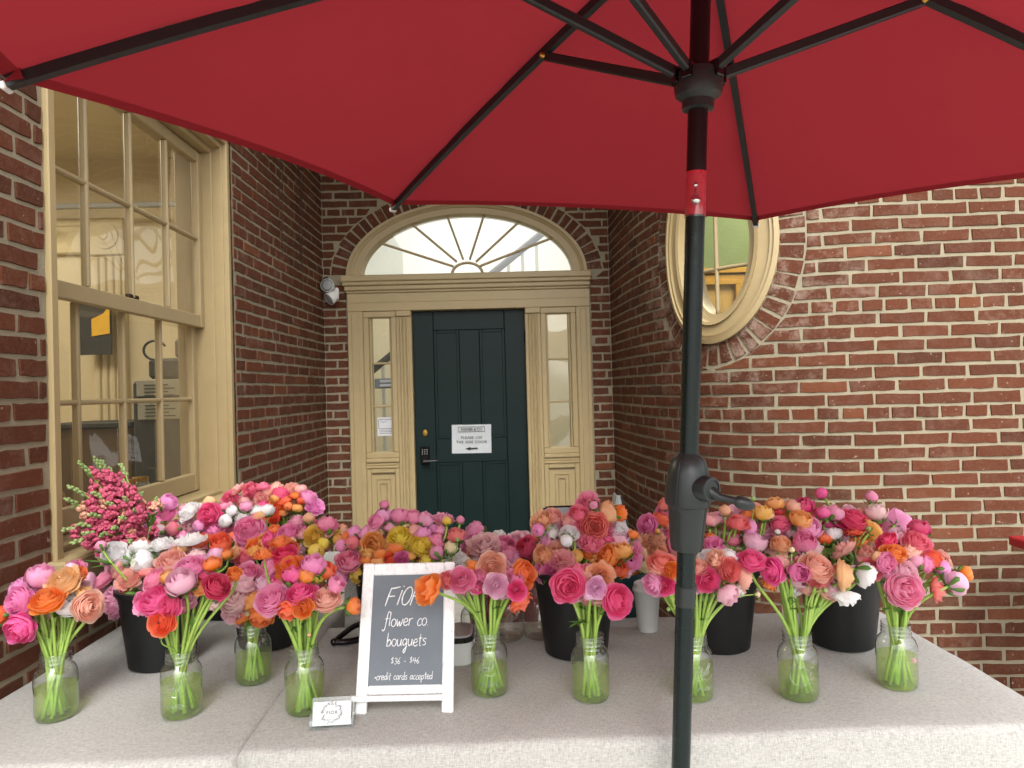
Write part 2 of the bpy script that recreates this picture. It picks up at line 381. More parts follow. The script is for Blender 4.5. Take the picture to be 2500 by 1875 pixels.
# ------------------------------------------------------------------ brick walls (every brick modelled, one mesh per wall)
COURSE, JOINT, BL = .0635, .0118, .2235
def wall_poly(pts):
    P = [Vector((x, y, 0)) for x, y in pts]; S = [0]
    for a, b in zip(P, P[1:]): S.append(S[-1]+(b-a).length)
    def fn(s):
        s = max(0, min(S[-1]-1e-6, s)); i = max(k for k in range(len(S)-1) if S[k] <= s); t = (s-S[i])/(S[i+1]-S[i])
        p = P[i].lerp(P[i+1], t)
        a, b = P[max(i-1, 0)], P[min(i+2, len(P)-1)]
        d = ((P[i+1]-a).normalized()*(1-t)+(b-P[i]).normalized()*t).normalized()
        return p, Vector((d.y, -d.x, 0))
    return fn, S[-1]
def wp(fn, s, z, off): p, n = fn(s); return (p.x+n.x*off, p.y+n.y*off, z)
def brick(mb, fn, quad, rnd, tint, eff, flip=False):
    pts = []
    nseg = (4, 1, 4, 1)
    if abs(quad[1][0]-quad[0][0])+abs(quad[2][0]-quad[3][0]) < .16: nseg = (2, 1, 2, 1)
    for k in range(4):
        a, b = quad[k], quad[(k+1) % 4]
        for j in range(nseg[k]):
            t = j/nseg[k]; cx, cz = a[0]+(b[0]-a[0])*t, a[1]+(b[1]-a[1])*t
            jj = .0034 if j == 0 else .0024
            pts.append((cx+rnd.uniform(-jj, jj), cz+rnd.uniform(-jj, jj)))
    mx = sum(p[0] for p in pts)/len(pts); mz = sum(p[1] for p in pts)/len(pts); n = len(pts); vs = []
    dep = .0045+rnd.uniform(-.0015, .002); tl = rnd.uniform(-.006, .006); tz = rnd.uniform(-.012, .012)
    hs_ = max(abs(p[0]-mx) for p in pts); hz = max(abs(p[1]-mz) for p in pts)
    for sx, sz in pts: vs.append(wp(fn, sx, sz, -.006))
    for sx, sz in pts:
        ks = max(0, 1-.0034/max(hs_, .01)); kz = max(0, 1-.0034/max(hz, .01))
        qx, qz = mx+(sx-mx)*ks, mz+(sz-mz)*kz
        vs.append(wp(fn, qx, qz, dep+(qx-mx)*tl+(qz-mz)*tz))
    fs = [(i, (i+1) % n, n+(i+1) % n, n+i) for i in range(n)]
    # front face as strips between bottom and top edge so it can follow a curved wall
    nb = nseg[0]
    bot = list(range(0, nb+1)); top = [(2*nb+1-k) for k in range(nb+1)]
    for k in range(nb): fs.append((n+bot[k], n+bot[k+1], n+top[k+1] % n, n+top[k]))
    mb.add(vs, fs, 0, tint=tint, efflor=eff)
def lay_bricks(mb, fn, s0, s1, z0, z1, blocks, seed, eff=lambda s, z: 0.0, phase=0.0):
    rnd = random.Random(seed); row = 0; z = z0
    while z < z1-.02:
        zl, zh = z+JOINT*.5, z+COURSE-JOINT*.5
        head = row % 8 == 5
        L = BL/2 if head else BL
        s = s0-(L*.5 if (row % 2) else 0)-rnd.uniform(0, .02)-phase
        while s < s1:
            ln = L*(1+rnd.uniform(-.035, .035)); a, b = max(s, s0)+JOINT*.5, min(s+ln, s1)-JOINT*.5; s += ln
            if b-a < .025: continue
            parts = [((a, a), (b, b))]
            for blk in blocks:
                I0, I1 = blk(zl), blk(zh)
                if I0 is None and I1 is None: continue
                lo0, hi0 = I0 if I0 else (sum(I1)/2,)*2; lo1, hi1 = I1 if I1 else (sum(I0)/2,)*2
                new = []
                for (a0, a1), (b0, b1) in parts:
                    l = ((a0, a1), (min(b0, lo0-JOINT*.6), min(b1, lo1-JOINT*.6))); r = ((max(a0, hi0+JOINT*.6), max(a1, hi1+JOINT*.6)), (b0, b1))
                    for (p, q) in (l, r):
                        if q[0]-p[0] > .018 and q[1]-p[1] > .018: new.append((p, q))
                parts = new
            for (a0, a1), (b0, b1) in parts:
                mid = (a0+b0)/2
                brick(mb, fn, [(a0, zl), (b0, zl), (b1, zh), (a1, zh)], rnd, min(1, max(0, rnd.gauss(.50, .25))), eff(mid, z)+max(0, rnd.gauss(0, .08)))
        z += COURSE; row += 1
def ring(mb, fn, cs, cz, a, b, w, t0, t1, seed, eff, step=.066):
    rnd = random.Random(seed); N = 400; ts = [t0+(t1-t0)*i/N for i in range(N+1)]
    P = [(cs+a*math.cos(t), cz+b*math.sin(t)) for t in ts]
    nrm = []
    for t in ts:
        nx, nz = math.cos(t)/a, math.sin(t)/b; l = math.hypot(nx, nz); nrm.append((nx/l, nz/l))
    mid = [(p[0]+n[0]*w*.4, p[1]+n[1]*w*.4) for p, n in zip(P, nrm)]
    S = [0]
    for p, q in zip(mid, mid[1:]): S.append(S[-1]+math.hypot(q[0]-p[0], q[1]-p[1]))
    n = max(3, round(S[-1]/step)); j = JOINT*.5
    def idx(s): return min(range(N+1), key=lambda i: abs(S[i]-s))
    for k in range(n):
        i0, i1 = idx(S[-1]*k/n+j), idx(S[-1]*(k+1)/n-j)
        ww = w+rnd.uniform(-.006, .004)
        q = [(P[i][0]+nrm[i][0]*o, P[i][1]+nrm[i][1]*o) for i, o in ((i1, .004), (i0, .004), (i0, ww), (i1, ww))]
        brick(mb, fn, q[::-1] if False else q, rnd, min(1, max(0, rnd.gauss(.42, .2))), eff+rnd.uniform(-.15, .2))
def mortar(mb, fn, s0, s1, z0, z1, ds, dz, skip):
    ns, nz = max(1, round((s1-s0)/ds)), max(1, round((z1-z0)/dz))
    mb.grid(lambda u, v: wp(fn, s0+(s1-s0)*u, z0+(z1-z0)*v, .0006*math.sin(91*u*ns)+.0008*math.sin(37*v*nz+u*17)), ns, nz, 1,
            skip=lambda u, v: skip(s0+(s1-s0)*u, z0+(z1-z0)*v))
def ell_block(cs, cz, a, b, zmin=None):
    def f(z):
        t = (z-cz)/b
        if zmin is not None and z < zmin: return None
        if abs(t) >= 1: return None
        h = a*math.sqrt(1-t*t); return (cs-h, cs+h)
    return f
def rect_block(s0, s1, z0, z1): return lambda z: (s0, s1) if z0 < z < z1 else None
WALL_TOP = 3.62
# left wall: from the street side to the recess corner (s runs towards the door)
LX0, LX1, LY0, LY1 = -1.378, -1.312, .25, 5.12
def lwx(y): return LX0+(LX1-LX0)*(y-1.0)/(LY1-1.0)
fnL, lenL = wall_poly([(lwx(LY0), LY0), (lwx(2), 2), (lwx(3.5), 3.5), (LX1, LY1)])
WY0, WY1, WZ0, WZ1 = 2.062, 3.455, 1.03, 2.83
mb = MB(); bl = rect_block(WY0-LY0, WY1-LY0, WZ0-.07, WZ1)
lay_bricks(mb, fnL, 0, lenL, 0.0, WALL_TOP, [bl], 11)
for a, b, c, d in ((0, WY0-LY0, 0, WALL_TOP), (WY1-LY0, lenL, 0, WALL_TOP), (WY0-LY0, WY1-LY0, 0, WZ0-.06), (WY0-LY0, WY1-LY0, WZ1-.01, WALL_TOP)):
    mortar(mb, fnL, a, b, c, d, .3, .3, lambda s, z: False)
tag(mb.build("brick_wall", BRICK, recalc=False), "old red brick wall with tall sash window on the left of the entrance recess", "wall")
# back wall round the door
BX0, BX1, BY = -1.312, .858, 5.11
fnB, lenB = wall_poly([(BX0, BY), (-.6, BY), (.1, BY), (BX1, BY)])
AC, AZ, AA, AB = -.2235-BX0, 2.40, .905, .548          # arch centre (s), spring, half width, rise
mb = MB(); RW = .118
blk1 = rect_block(-1.128-BX0, .70-BX0, -1, 2.40); blk2 = ell_block(AC, AZ, AA+RW+.004, AB+RW+.004, AZ)
lay_bricks(mb, fnB, 0, lenB, 0.0, WALL_TOP, [blk1, blk2], 23)
ring(mb, fnB, AC, AZ, AA, AB, RW, 0.02, math.pi-.02, 5, .05)
mortar(mb, fnB, 0, lenB, 0, WALL_TOP, .02, .02, lambda s, z: (-1.11-BX0 < s < .68-BX0 and z < 2.41) or (z >= 2.4 and ((s-AC)/AA)**2+((z-AZ)/AB)**2 < .96))
tag(mb.build("brick_wall", BRICK, recalc=False), "brick wall at the back of the recess with a brick arch over the fanlight", "wall")
# right wall: curves out of the recess towards the street
RP = smooth_line([(BX1, 5.115, 0), (.874, 4.62, 0), (.905, 4.2, 0), (.962, 3.83, 0), (1.065, 3.53, 0), (1.225, 3.33, 0), (1.45, 3.215, 0), (1.75, 3.155, 0), (2.4, 3.11, 0), (3.4, 3.03, 0)], 8)
fnR, lenR = wall_poly([(p.x, p.y) for p in RP])
def sR(x_over_y):
    lo, hi = 0.0, lenR
    for _ in range(50):
        m = (lo+hi)/2; p, n = fnR(m)
        if p.x/p.y < x_over_y: lo = m
        else: hi = m
    return lo
OS0, OS1 = sR((1644-1220)/F), sR((1918-1220)/F); OC = (OS0+OS1)/2; OA = (OS1-OS0)/2
pO, nO = fnR(OC); OZ, OB = 2.25, .52
def effR(s, z):
    d = math.hypot((s-OC)/(OA+.25), (z-OZ)/(OB+.28)); e = max(0, 1.25-d)*1.3 if z < OZ+.1 else 0
    return min(.34, e)
mb = MB()
lay_bricks(mb, fnR, 0, lenR, 0.0, WALL_TOP, [ell_block(OC, OZ, OA+RW, OB+RW)], 37, effR)
ring(mb, fnR, OC, OZ, OA, OB, RW, 0, 2*math.pi, 6, .62)
mortar(mb, fnR, 0, lenR, 0, WALL_TOP, .03, .03, lambda s, z: ((s-OC)/OA)**2+((z-OZ)/OB)**2 < .93)
tag(mb.build("brick_wall", BRICK, recalc=False), "red brick wall curving out of the recess around an oval window, on the right", "wall")
# unseen ceiling, added to keep sky light off the recess
m = MB(); m.box((-1.7, 3.0, WALL_TOP), (2.6, 5.4, WALL_TOP+.2)); tag(m.build("added_recess_ceiling", CREAM), "painted ceiling over the entrance recess", "ceiling", kind="structure")

# ------------------------------------------------------------------ sash window in the left wall
def yz_bar(mb, x0, x1, y0, y1, z0, z1, bev=.004): mb.box((x0, y0, z0), (x1, y1, z1), 0, None, bev)
win = thing("sash_window", "tall tan sash window with many small panes in the left brick wall", "window", (-1.37, 2.75, WZ0))
def casing():
    m = MB(); xf = -1.345
    for (y0, y1, z0, z1) in ((WY0, WY0+.035, WZ0, WZ1), (WY1-.035, WY1, WZ0, WZ1), (WY0+.035, WY1-.035, WZ1-.035, WZ1)): yz_bar(m, -1.60, xf, y0, y1, z0, z1)
    for (y0, y1, z0, z1) in ((WY0+.035, WY0+.045, WZ0, WZ1-.035), (WY1-.045, WY1-.035, WZ0, WZ1-.035), (WY0+.045, WY1-.045, WZ1-.058, WZ1-.035)): yz_bar(m, -1.60, xf-.022, y0, y1, z0, z1)
    for (y0, y1, z0, z1) in ((WY0+.045, WY0+.055, WZ0, WZ1-.058), (WY1-.055, WY1-.045, WZ0, WZ1-.058), (WY0+.055, WY1-.055, WZ1-.085, WZ1-.058)): yz_bar(m, -1.60, xf-.070, y0, y1, z0, z1)
    return m
adopt(win, casing().build("casing", TAN))
m = MB(); m.box((-1.62, WY0, WZ0-.005), (-1.40, WY1, WZ0+.03), 0, None, .004); m.box((-1.405, WY0-.03, WZ0-.07), (-1.30, WY1+.03, WZ0+.012), 0, None, .008)
adopt(win, m.build("sill", TAN))
SY0, SY1 = WY0+.058, WY1-.056
def sash(x, z0, z1, top, bot, name):
    m = MB(); st = .044; t = .036
    yz_bar(m, x-t, x, SY0, SY0+st, z0, z1); yz_bar(m, x-t, x, SY1-st, SY1, z0, z1)
    yz_bar(m, x-t, x-.001, SY0+st, SY1-st, z0, z0+bot); yz_bar(m, x-t, x-.001, SY0+st, SY1-st, z1-top, z1)
    gy0, gy1, gz0, gz1 = SY0+st, SY1-st, z0+bot, z1-top; mw = .019
    zm = (gz0+gz1)/2
    for k in (1, 2, 3):
        y = gy0+(gy1-gy0)*k/4; yz_bar(m, x-.034, x-.004, y-mw/2, y+mw/2, gz0, gz1, .006)
    yz_bar(m, x-.033, x-.006, gy0, gy1, zm-mw/2, zm+mw/2, .006)
    f = m.build(name, TAN2); adopt(win, f)
    rnd = random.Random(int(z0*100)); px = x-.022
    for i in range(4):
        for j in range(2):
            y0, y1 = gy0+(gy1-gy0)*i/4+mw/2, gy0+(gy1-gy0)*(i+1)/4-mw/2; a, b = (gz0, zm) if j == 0 else (zm, gz1)
            a += mw/2 if j else 0; b -= 0 if j else mw/2; ph = rnd.random()*6
            pm = MB(); pm.grid(lambda u, v: (px+.0010*math.sin(5*u+ph+3*v)+.0006*math.sin(9*v+ph), y0+(y1-y0)*u, a+(b-a)*v), 8, 8)
            p = pm.build("pane", PANE, None, True); p.parent = f
    return f
sash(-1.505, WZ0+.035, 1.925, .045, .085, "lower_sash")
sash(-1.462, 1.868, WZ1-.09, .055, .06, "upper_sash")
m = MB(); m.box((-1.485, 2.72, 1.925), (-1.468, 2.80, 1.945), 0, None, .004); adopt(win, m.build("sash_lock", STEEL))

# ------------------------------------------------------------------ entrance: surround, fanlight, sidelights, door
ent = thing("door_surround", "tan painted door surround with elliptical fanlight and two sidelights", "door surround", (-.2235, BY, 0))
def ell_pts(a, b, n=48, cx=-.2235, cz=2.40): return [(cx+a*math.cos(math.pi*i/n), cz+b*math.sin(math.pi*i/n)) for i in range(n+1)]
def ell_band(mb, a0, b0, a1, b1, y_in, y_out, yb, n=48, mi=0, z_shift=0.0):
    P, Q = ell_pts(a0, b0, n), ell_pts(a1, b1, n); vs = []
    for (x, z), (X, Z) in zip(P, Q): vs += [(x, yb, z), (x, y_in, z), (X, y_out, Z), (X, yb, Z)]
    fs = []
    for i in range(n):
        for k in range(4): fs.append((i*4+k, i*4+(k+1) % 4, (i+1)*4+(k+1) % 4, (i+1)*4+k))
    mb.add(vs, fs, mi)
m = MB()
ell_band(m, .880, .527, .906, .549, 5.075, 5.075, 5.25); ell_band(m, .860, .509, .881, .528, 5.098, 5.086, 5.25); ell_band(m, .803, .463, .861, .510, 5.11, 5.107, 5.25)
adopt(ent, m.build("arch_casing", TAN, None, False, 35))
m = MB(); X0, X1 = -1.128, .697
for (z0, z1, d, ex) in ((2.355, 2.40, .045, .035), (2.325, 2.355, .036, .026), (2.290, 2.325, .022, .014), (2.27, 2.29, .010, .004)):
    m.box((X0-ex, BY-.03-d, z0), (X1+ex*.3, 5.25, z1), 0, None, .006)
adopt(ent, m.build("cornice", TAN))
m = MB(); m.box((X0, BY-.03, 2.135), (X1, 5.24, 2.27), 0, None, .004); m.box((X0, BY-.034, 2.20), (X1, BY-.02, 2.206)); adopt(ent, m.build("frieze", TAN))
DX0, DX1, DTOP = -.648, .202, 2.135
m = MB()
for a, b in ((X0, X0+.115), (.588, X1)):
    m.box((a, BY-.03, 0), (b, 5.24, 2.135), 0, None, .005)
    m.box((a+.03, BY-.034, 0), (b-.03, BY-.02, 2.12), 0, None, .004)
adopt(ent, m.build("outer_board", TAN))
for a, b in ((-.765, -.650), (.204, .320)):
    m = MB(); m.box((a, BY-.028, 0), (b, 5.24, 2.135), 0, None, .004)
    n = 3; w = (b-a-.04)/n
    for k in range(n):
        cx = a+.02+w*(k+.5); m.tube([(cx, BY-.03, 0.2), (cx, BY-.03, 2.08)], w*.42, 8, flat=1.0)
    m.box((a, BY-.045, 2.09), (b, BY-.02, 2.135), 0, None, .006)
    adopt(ent, m.build("fluted_pilaster", TAN, None, False, 40))
SL = []
for side, (a, b) in (('l', (X0+.115, -.765)), ('r', (.320, .588))):
    m = MB(); gz0, gz1 = 1.075, 2.095; fw = .042
    m.box((a, BY-.02, 2.09), (b, 5.2, 2.135), 0, None, .004); m.box((a, BY-.02, 1.03), (b, 5.2, gz0), 0, None, .005)
    m.box((a, BY-.02, gz0), (a+fw, 5.2, 2.09), 0, None, .005); m.box((b-fw, BY-.02, gz0), (b, 5.2, 2.09), 0, None, .005)
    m.box((a+fw, BY+.005, gz0), (a+fw+.014, 5.19, 2.09), 0, None, .003); m.box((b-fw-.014, BY+.005, gz0), (b-fw, 5.19, 2.09), 0, None, .003)
    for z in (1.745, 1.42): m.box((a+fw+.014, BY+.03, z-.008), (b-fw-.014, 5.17, z+.008), 0, None, .003)
    sl = m.build("sidelight", TAN); adopt(ent, sl); SL.append((sl, a+fw+.014, b-fw-.014))
    pm = MB(); pm.grid(lambda u, v: (a+fw+.014+(b-a-2*fw-.028)*u, BY+.05+.0012*math.sin(7*v+u*2), gz0+(2.09-gz0)*v), 6, 24)
    p = pm.build("pane", PANE, None, True); p.parent = sl
    m = MB()                                        # panel below
    for z0, z1, d in ((1.0, 1.03, .035), (.975, 1.0, .022), (.955, .975, .030)): m.box((a, BY-d, z0), (b, 5.2, z1), 0, None, .005)
    m.box((a, BY+.0, .2), (b, 5.2, .955)); fr = .035
    m.box((a, BY-.022, .2), (a+fr, BY+.02, .955), 0, None, .005); m.box((b-fr, BY-.022, .2), (b, BY+.02, .955), 0, None, .005); m.box((a+fr, BY-.022, .92), (b-fr, BY+.02, .955), 0, None, .005)
    cx = (a+b)/2
    for w, tp, d in ((.055, .875, .008), (.028, .845, .012)):
        m.box((cx-w, BY-d, .3), (cx-w+.006, BY+.01, tp), 0, None, .002); m.box((cx+w-.006, BY-d, .3), (cx+w, BY+.01, tp), 0, None, .002); m.box((cx-w+.006, BY-d, tp-.006), (cx+w-.006, BY+.01, tp), 0, None, .002)
    adopt(ent, m.build("lower_panel", TAN))
# fanlight
m = MB(); hubx, hubz = -.2235, 2.412
m.box((X0+.09, BY+.0, 2.40), (X1-.09, BY+.09, 2.414), 0, None, .003)
HB = [(hubx+.115*math.cos(math.pi*i/20), BY+.045, hubz+.085*math.sin(math.pi*i/20)) for i in range(21)]
m.tube(HB, .011, 6)
for (px, py), (qx, qy) in (((432, 360), (745, 460)), ((567, 275), (762, 438)), ((722, 235), (793, 428)), ((888, 230), (825, 428)), ((1052, 255), (855, 438)), ((1190, 335), (875, 458))):
    a_, b_ = at(700+px*.5425, 400+py*.5425, BY+.045), at(700+qx*.5425, 400+qy*.5425, BY+.045)
    d_ = (a_-b_); m.bar(b_-d_*.02, b_+d_*1.03, .017, .022, (0, 1, 0), 0, .004)
fan = m.build("fanlight", TAN, None, False, 40); adopt(ent, fan)
pm = MB(); P = ell_pts(.808, .468); pm.add([(-.2235, BY+.05, 2.41)]+[(x, BY+.05, z+.005) for x, z in P], [(0, i+1, i+2) for i in range(len(P)-1)])
p = pm.build("pane", PANE); p.parent = fan
# bits stuck on the left sidelight glass
m = MB(); m.box((-.945, BY+.02, 1.555), (-.772, BY+.045, 1.63), 0, None, .006)
md = thing("intercom_panel", "grey intercom panel with two pale buttons on the left sidelight", "intercom", (-.86, BY, 1.555)); adopt(md, m.build("casing", simple("dark_grey_plastic", (92, 98, 98), .5)))
m = MB(); m.box((-.905, BY+.012, 1.598), (-.82, BY+.022, 1.62), 0, None, .003); adopt(md, m.build("button", GREY_P)); m = MB(); m.box((-.905, BY+.012, 1.566), (-.82, BY+.022, 1.588), 0, None, .003); adopt(md, m.build("button", GREY_P))
nt = thing("paper_notice", "small paper notice with a black bird sketch on the left sidelight", "notice", (-.86, BY, 1.19))
m = MB(); m.box((-.935, BY+.04, 1.195), (-.775, BY+.044, 1.335)); adopt(nt, m.build("sheet", PAPER))
m = MB()
for a_, b_ in (((-.925, 1.32), (-.785, 1.32)), ((-.925, 1.25), (-.785, 1.25)), ((-.925, 1.25), (-.925, 1.32)), ((-.785, 1.25), (-.785, 1.32))): m.bar((a_[0], BY+.039, a_[1]), (b_[0], BY+.039, b_[1]), .003, .001, (0, 1, 0))
m.tube([(-.915, BY+.0385, 1.312), (-.89, BY+.0385, 1.297), (-.87, BY+.0385, 1.303), (-.845, BY+.0385, 1.312)], [.002, .005, .004, .001], 6, flat=.2)
for k in range(3): m.bar((-.92, BY+.039, 1.238-k*.012), (-.79, BY+.039, 1.238-k*.012), .0025, .001, (0, 1, 0))
adopt(nt, m.build("print", INK))
m = MB(); m.box((-.815, BY+.04, 2.0), (-.775, BY+.044, 2.06)); m.box((-.815, BY+.038, 2.035), (-.775, BY+.0405, 2.058), 1)
tag(m.build("sticker", [PAPER, simple("blue_ink", (40, 90, 150), .5)]), "small blue and white sticker at the top of the left sidelight", "sticker")
# door
door = thing("front_door", "dark green panelled front door with a paper notice on it", "door", (-.22, BY+.05, .02))
m = MB(); m.box((DX0, BY+.045, .02), (DX1, BY+.09, DTOP-.004), 0, None, .003)
y0 = BY+.034
for a, b, c, d in ((DX0, DX0+.155, .02, DTOP-.004), (DX1-.155, DX1, .02, DTOP-.004), (DX0+.155, DX1-.155, 1.985, DTOP-.004), (DX0+.155, DX1-.155, .02, .28), (DX0+.155, DX1-.155, .98, 1.16), (-.300, -.145, .28, .98), (-.300, -.145, 1.16, 1.985)):
    m.box((a+.0004, y0, c), (b-.0004, BY+.05, d), 0, None, .004)
for c, d in ((.28, .98), (1.16, 1.985)):
    for a, b in ((DX0+.155, -.300), (-.145, DX1-.155)):
        for (p, q, r, s_) in ((a, a+.022, c, d), (b-.022, b, c, d), (a+.022, b-.022, d-.022, d), (a+.022, b-.022, c, c+.022)): m.box((p, BY+.039, r), (q, BY+.05, s_), 0, None, .003)
adopt(door, m.build("leaf", DOOR))
lk = at(1038, 1112, BY+.03)
m = MB(); m.box((lk.x-.035, BY+.012, lk.z-.068), (lk.x+.035, BY+.036, lk.z+.068), 0, None, .008); kp = m.build("keypad_lock", BLACK_G); adopt(door, kp)
m = MB()
for i in range(3):
    for j in range(3): m.sphere((lk.x-.018+.018*i, BY+.010, lk.z+.045-.016*j), .0045, 8, 5)
b_ = m.build("keypad_digits", GREY_P, None, True); b_.parent = kp
m = MB(); m.tube([(lk.x, BY+.012, lk.z-.04), (lk.x, BY-.03, lk.z-.04)], .012, 10); m.tube([(lk.x-.008, BY-.03, lk.z-.04), (lk.x+.05, BY-.034, lk.z-.038), (lk.x+.098, BY-.032, lk.z-.036)], [.011, .009, .008], 8)
h_ = m.build("lever_handle", BUCKET, None, False, 40); adopt(door, h_)
db = at(1038, 1057, BY+.03); m = MB(); m.lathe([(.024, 0), (.024, .006), (.02, .012), (.006, .013)], 20, Matrix.Translation((db.x, y0, db.z)) @ Matrix.Rotation(math.pi/2, 4, 'X') @ Matrix.Diagonal((.85, 1.15, 1, 1)))
adopt(door, m.build("deadbolt", BRASS, None, False, 40))
hg = at(1281, 822, BY); m = MB(); m.tube([(DX1+.004, BY+.02, hg.z-.045), (DX1+.004, BY+.02, hg.z+.045)], .009, 8); adopt(door, m.build("hinge", BLACK_G))
m = MB(); m.box((X0, BY-.2, -.0), (X1, BY+.2, .02)); tag(m.build("doorstep", PAVE), "stone step under the front door", "step", kind="structure")
# notice on the door
sg0, sg1 = at(700+742*.5425, 400+1308*.5425, BY+.03), at(700+922*.5425, 400+1168*.5425, BY+.03)
sx, sz, sw, sh = (sg0.x+sg1.x)/2, (sg0.z+sg1.z)/2, abs(sg1.x-sg0.x), abs(sg1.z-sg0.z)
sn = thing("door_notice", "white laminated notice reading please use the side door, on the dark green door", "notice", (sx, BY+.03, sz))
RS = Matrix.Translation((sx, BY+.028, sz)) @ Matrix.Rotation(.012, 4, 'Y')
m = MB(); m.grid(lambda u, v: RS @ Vector(((u-.5)*(sw-.012), .0006+.003*math.sin(u*3.1)*(v-.3), (v-.5)*(sh-.012))), 8, 8); adopt(sn, m.build("sheet", PAPER, None, True))
m = MB(); m.grid(lambda u, v: RS @ Vector(((u-.5)*sw, -.0016+.003*math.sin(u*3.1)*(v-.3), (v-.5)*sh)), 8, 8); adopt(sn, m.build("laminate", ACRYL, None, True))
m = MB()
def put_text(mb, body, size, u, v, y=-.006, spacing=1.0):
    vs, fs = text_mesh(body, size, .0, 0, 'CENTER', spacing); mb.add([RS @ Vector((u+p[0], y, v+p[1]-size*.35)) for p in vs], fs)
put_text(m, "FARMER & CO", .028, 0, .073, spacing=.9)
put_text(m, "PLEASE USE", .029, 0, .012, spacing=1.12); put_text(m, "THE SIDE DOOR", .029, 0, -.022, spacing=1.12)
for a_, b_ in (((-.1, .092), (.1, .092)), ((-.1, .056), (.1, .056)), ((-.1, .056), (-.1, .092)), ((.1, .056), (.1, .092))): m.bar(RS @ Vector((a_[0], -.006, a_[1])), RS @ Vector((b_[0], -.006, b_[1])), .003, .001, (0, 1, 0))
m.bar(RS @ Vector((-.01, -.006, -.072)), RS @ Vector((.045, -.006, -.070)), .010, .001, (0, 1, 0)); m.add([RS @ Vector(p) for p in ((-.05, -.006, -.073), (-.008, -.006, -.060), (-.008, -.006, -.085))], [(0, 1, 2)])
adopt(sn, m.build("lettering", INK))

# ------------------------------------------------------------------ oval window
ov = thing("oval_window", "oval tan window with four panes and stepped frame in the curved brick wall", "window", (pO.x, pO.y, OZ))
def oval_band(mb, k0, k1, o0, o1, ob, n=64):
    vs = []
    for i in range(n):
        t = 2*math.pi*i/n
        for (dk, o) in ((k0, ob), (k0, o0), (k1, o1), (k1, ob)): vs.append(wp(fnR, OC+(OA-dk)*math.cos(t), OZ+(OB-dk)*math.sin(t), o))
    fs = [(i*4+k, i*4+(k+1) % 4, ((i+1) % n)*4+(k+1) % 4, ((i+1) % n)*4+k) for i in range(n) for k in range(4)]
    mb.add(vs, fs)
m = MB(); oval_band(m, -.002, .022, .022, .028, -.15); oval_band(m, .022, .04, .014, .020, -.15); oval_band(m, .04, .095, .006, .002, -.15); oval_band(m, .095, .112, .016, .010, -.15)
adopt(ov, m.build("frame", TAN, None, False, 35))
m = MB(); oval_band(m, .112, .130, -.03, -.035, -.12); oval_band(m, .130, .152, -.042, -.046, -.12)
sf = m.build("sash", TAN2, None, False, 35); adopt(ov, sf)
m = MB(); ga, gb = OA-.145, OB-.145
m.tube([wp(fnR, OC-.012, OZ-gb+2*gb*i/20, -.062) for i in range(21)], .012, 6)
m.tube([wp(fnR, OC-ga+2*ga*i/14, OZ-.13, -.062) for i in range(15)], .011, 6)
m.tube([wp(fnR, OC-ga+2*ga*i/14, OZ+.17, -.062) for i in range(15)], .011, 6)
mu = m.build("muntin", TAN2, None, True); mu.parent = sf
m = MB(); n = 48; m.add([wp(fnR, OC, OZ, -.066)]+[wp(fnR, OC+ga*math.cos(2*math.pi*i/n), OZ+gb*math.sin(2*math.pi*i/n), -.066) for i in range(n)], [(0, i+1, (i+1) % n+1) for i in range(n)])
pn = m.build("pane", PANE); pn.parent = sf

# ------------------------------------------------------------------ rooms behind the glass
def room(name, lo, hi, mat, label, skip, lab2="room"):
    m = MB(); x0, y0, z0 = lo; x1, y1, z1 = hi; V = [(x, y, z) for z in (z0, z1) for y in (y0, y1) for x in (x0, x1)]
    fs = {'z0': (0, 1, 3, 2), 'z1': (4, 6, 7, 5), 'y0': (0, 4, 5, 1), 'y1': (2, 3, 7, 6), 'x0': (0, 2, 6, 4), 'x1': (1, 5, 7, 3)}
    m.add(V, [f for k, f in fs.items() if k not in skip]); return tag(m.build(name, mat, recalc=False), label, lab2, kind="structure")
room("cafe_room", (-5.2, 1.2, .1), (-1.62, 5.6, 3.5), CREAM, "cream walls of the room seen through the sash window", ('x1',))
room("stair_hall", (-1.9, 5.32, .1), (1.35, 8.0, 4.1), HALLW, "white walls of the stair hall behind the door", ('y0',))
room("green_room", (1.0, 3.75, .1), (3.2, 5.28, 3.5), OLIVE, "green walls of the room behind the oval window", ('y0', 'x0'))
# wall linings that close the rooms towards the openings
m = MB()
for (y0, y1, z0, z1) in ((1.2, WY0-.02, .1, 3.5), (WY1+.02, 5.6, .1, 3.5), (WY0-.02, WY1+.02, .1, WZ0-.02), (WY0-.02, WY1+.02, WZ1, 3.5)): m.box((-1.63, y0, z0), (-1.605, y1, z1))
tag(m.build("inner_wall", CREAM), "inside face of the wall round the sash window", "wall", kind="structure")
def lamp(name, loc, energy, size, col, rot=(0, 0, 0)):
    d = bpy.data.lights.new(name, 'AREA'); d.energy = energy; d.size = size; d.color = col; o = bpy.data.objects.new(name, d); COL.objects.link(o); o.location = loc; o.rotation_euler = rot; return o
LAMP_E = emis("lamp_diffuser", (255, 236, 190), 6.0)
cl = thing("ceiling_lamp", "small lit lamp on a ceiling track inside the sash window room", "lamp", (-3.75, 5.0, 3.4))
m = MB(); m.box((-3.95, 5.30, 3.02), (-2.3, 5.34, 3.06), 0, None, .006); adopt(cl, m.build("track", GREY_P))
m = MB(); m.tube([(-3.62, 5.32, 3.02), (-3.62, 5.30, 2.94)], .04, 12); m.box((-3.72, 5.27, 2.9), (-3.5, 5.36, 2.95), 0, None, .01); adopt(cl, m.build("lamp_head", GREY_P))
m = MB(); m.box((-3.70, 5.275, 2.892), (-3.52, 5.355, 2.899)); adopt(cl, m.build("diffuser", LAMP_E))
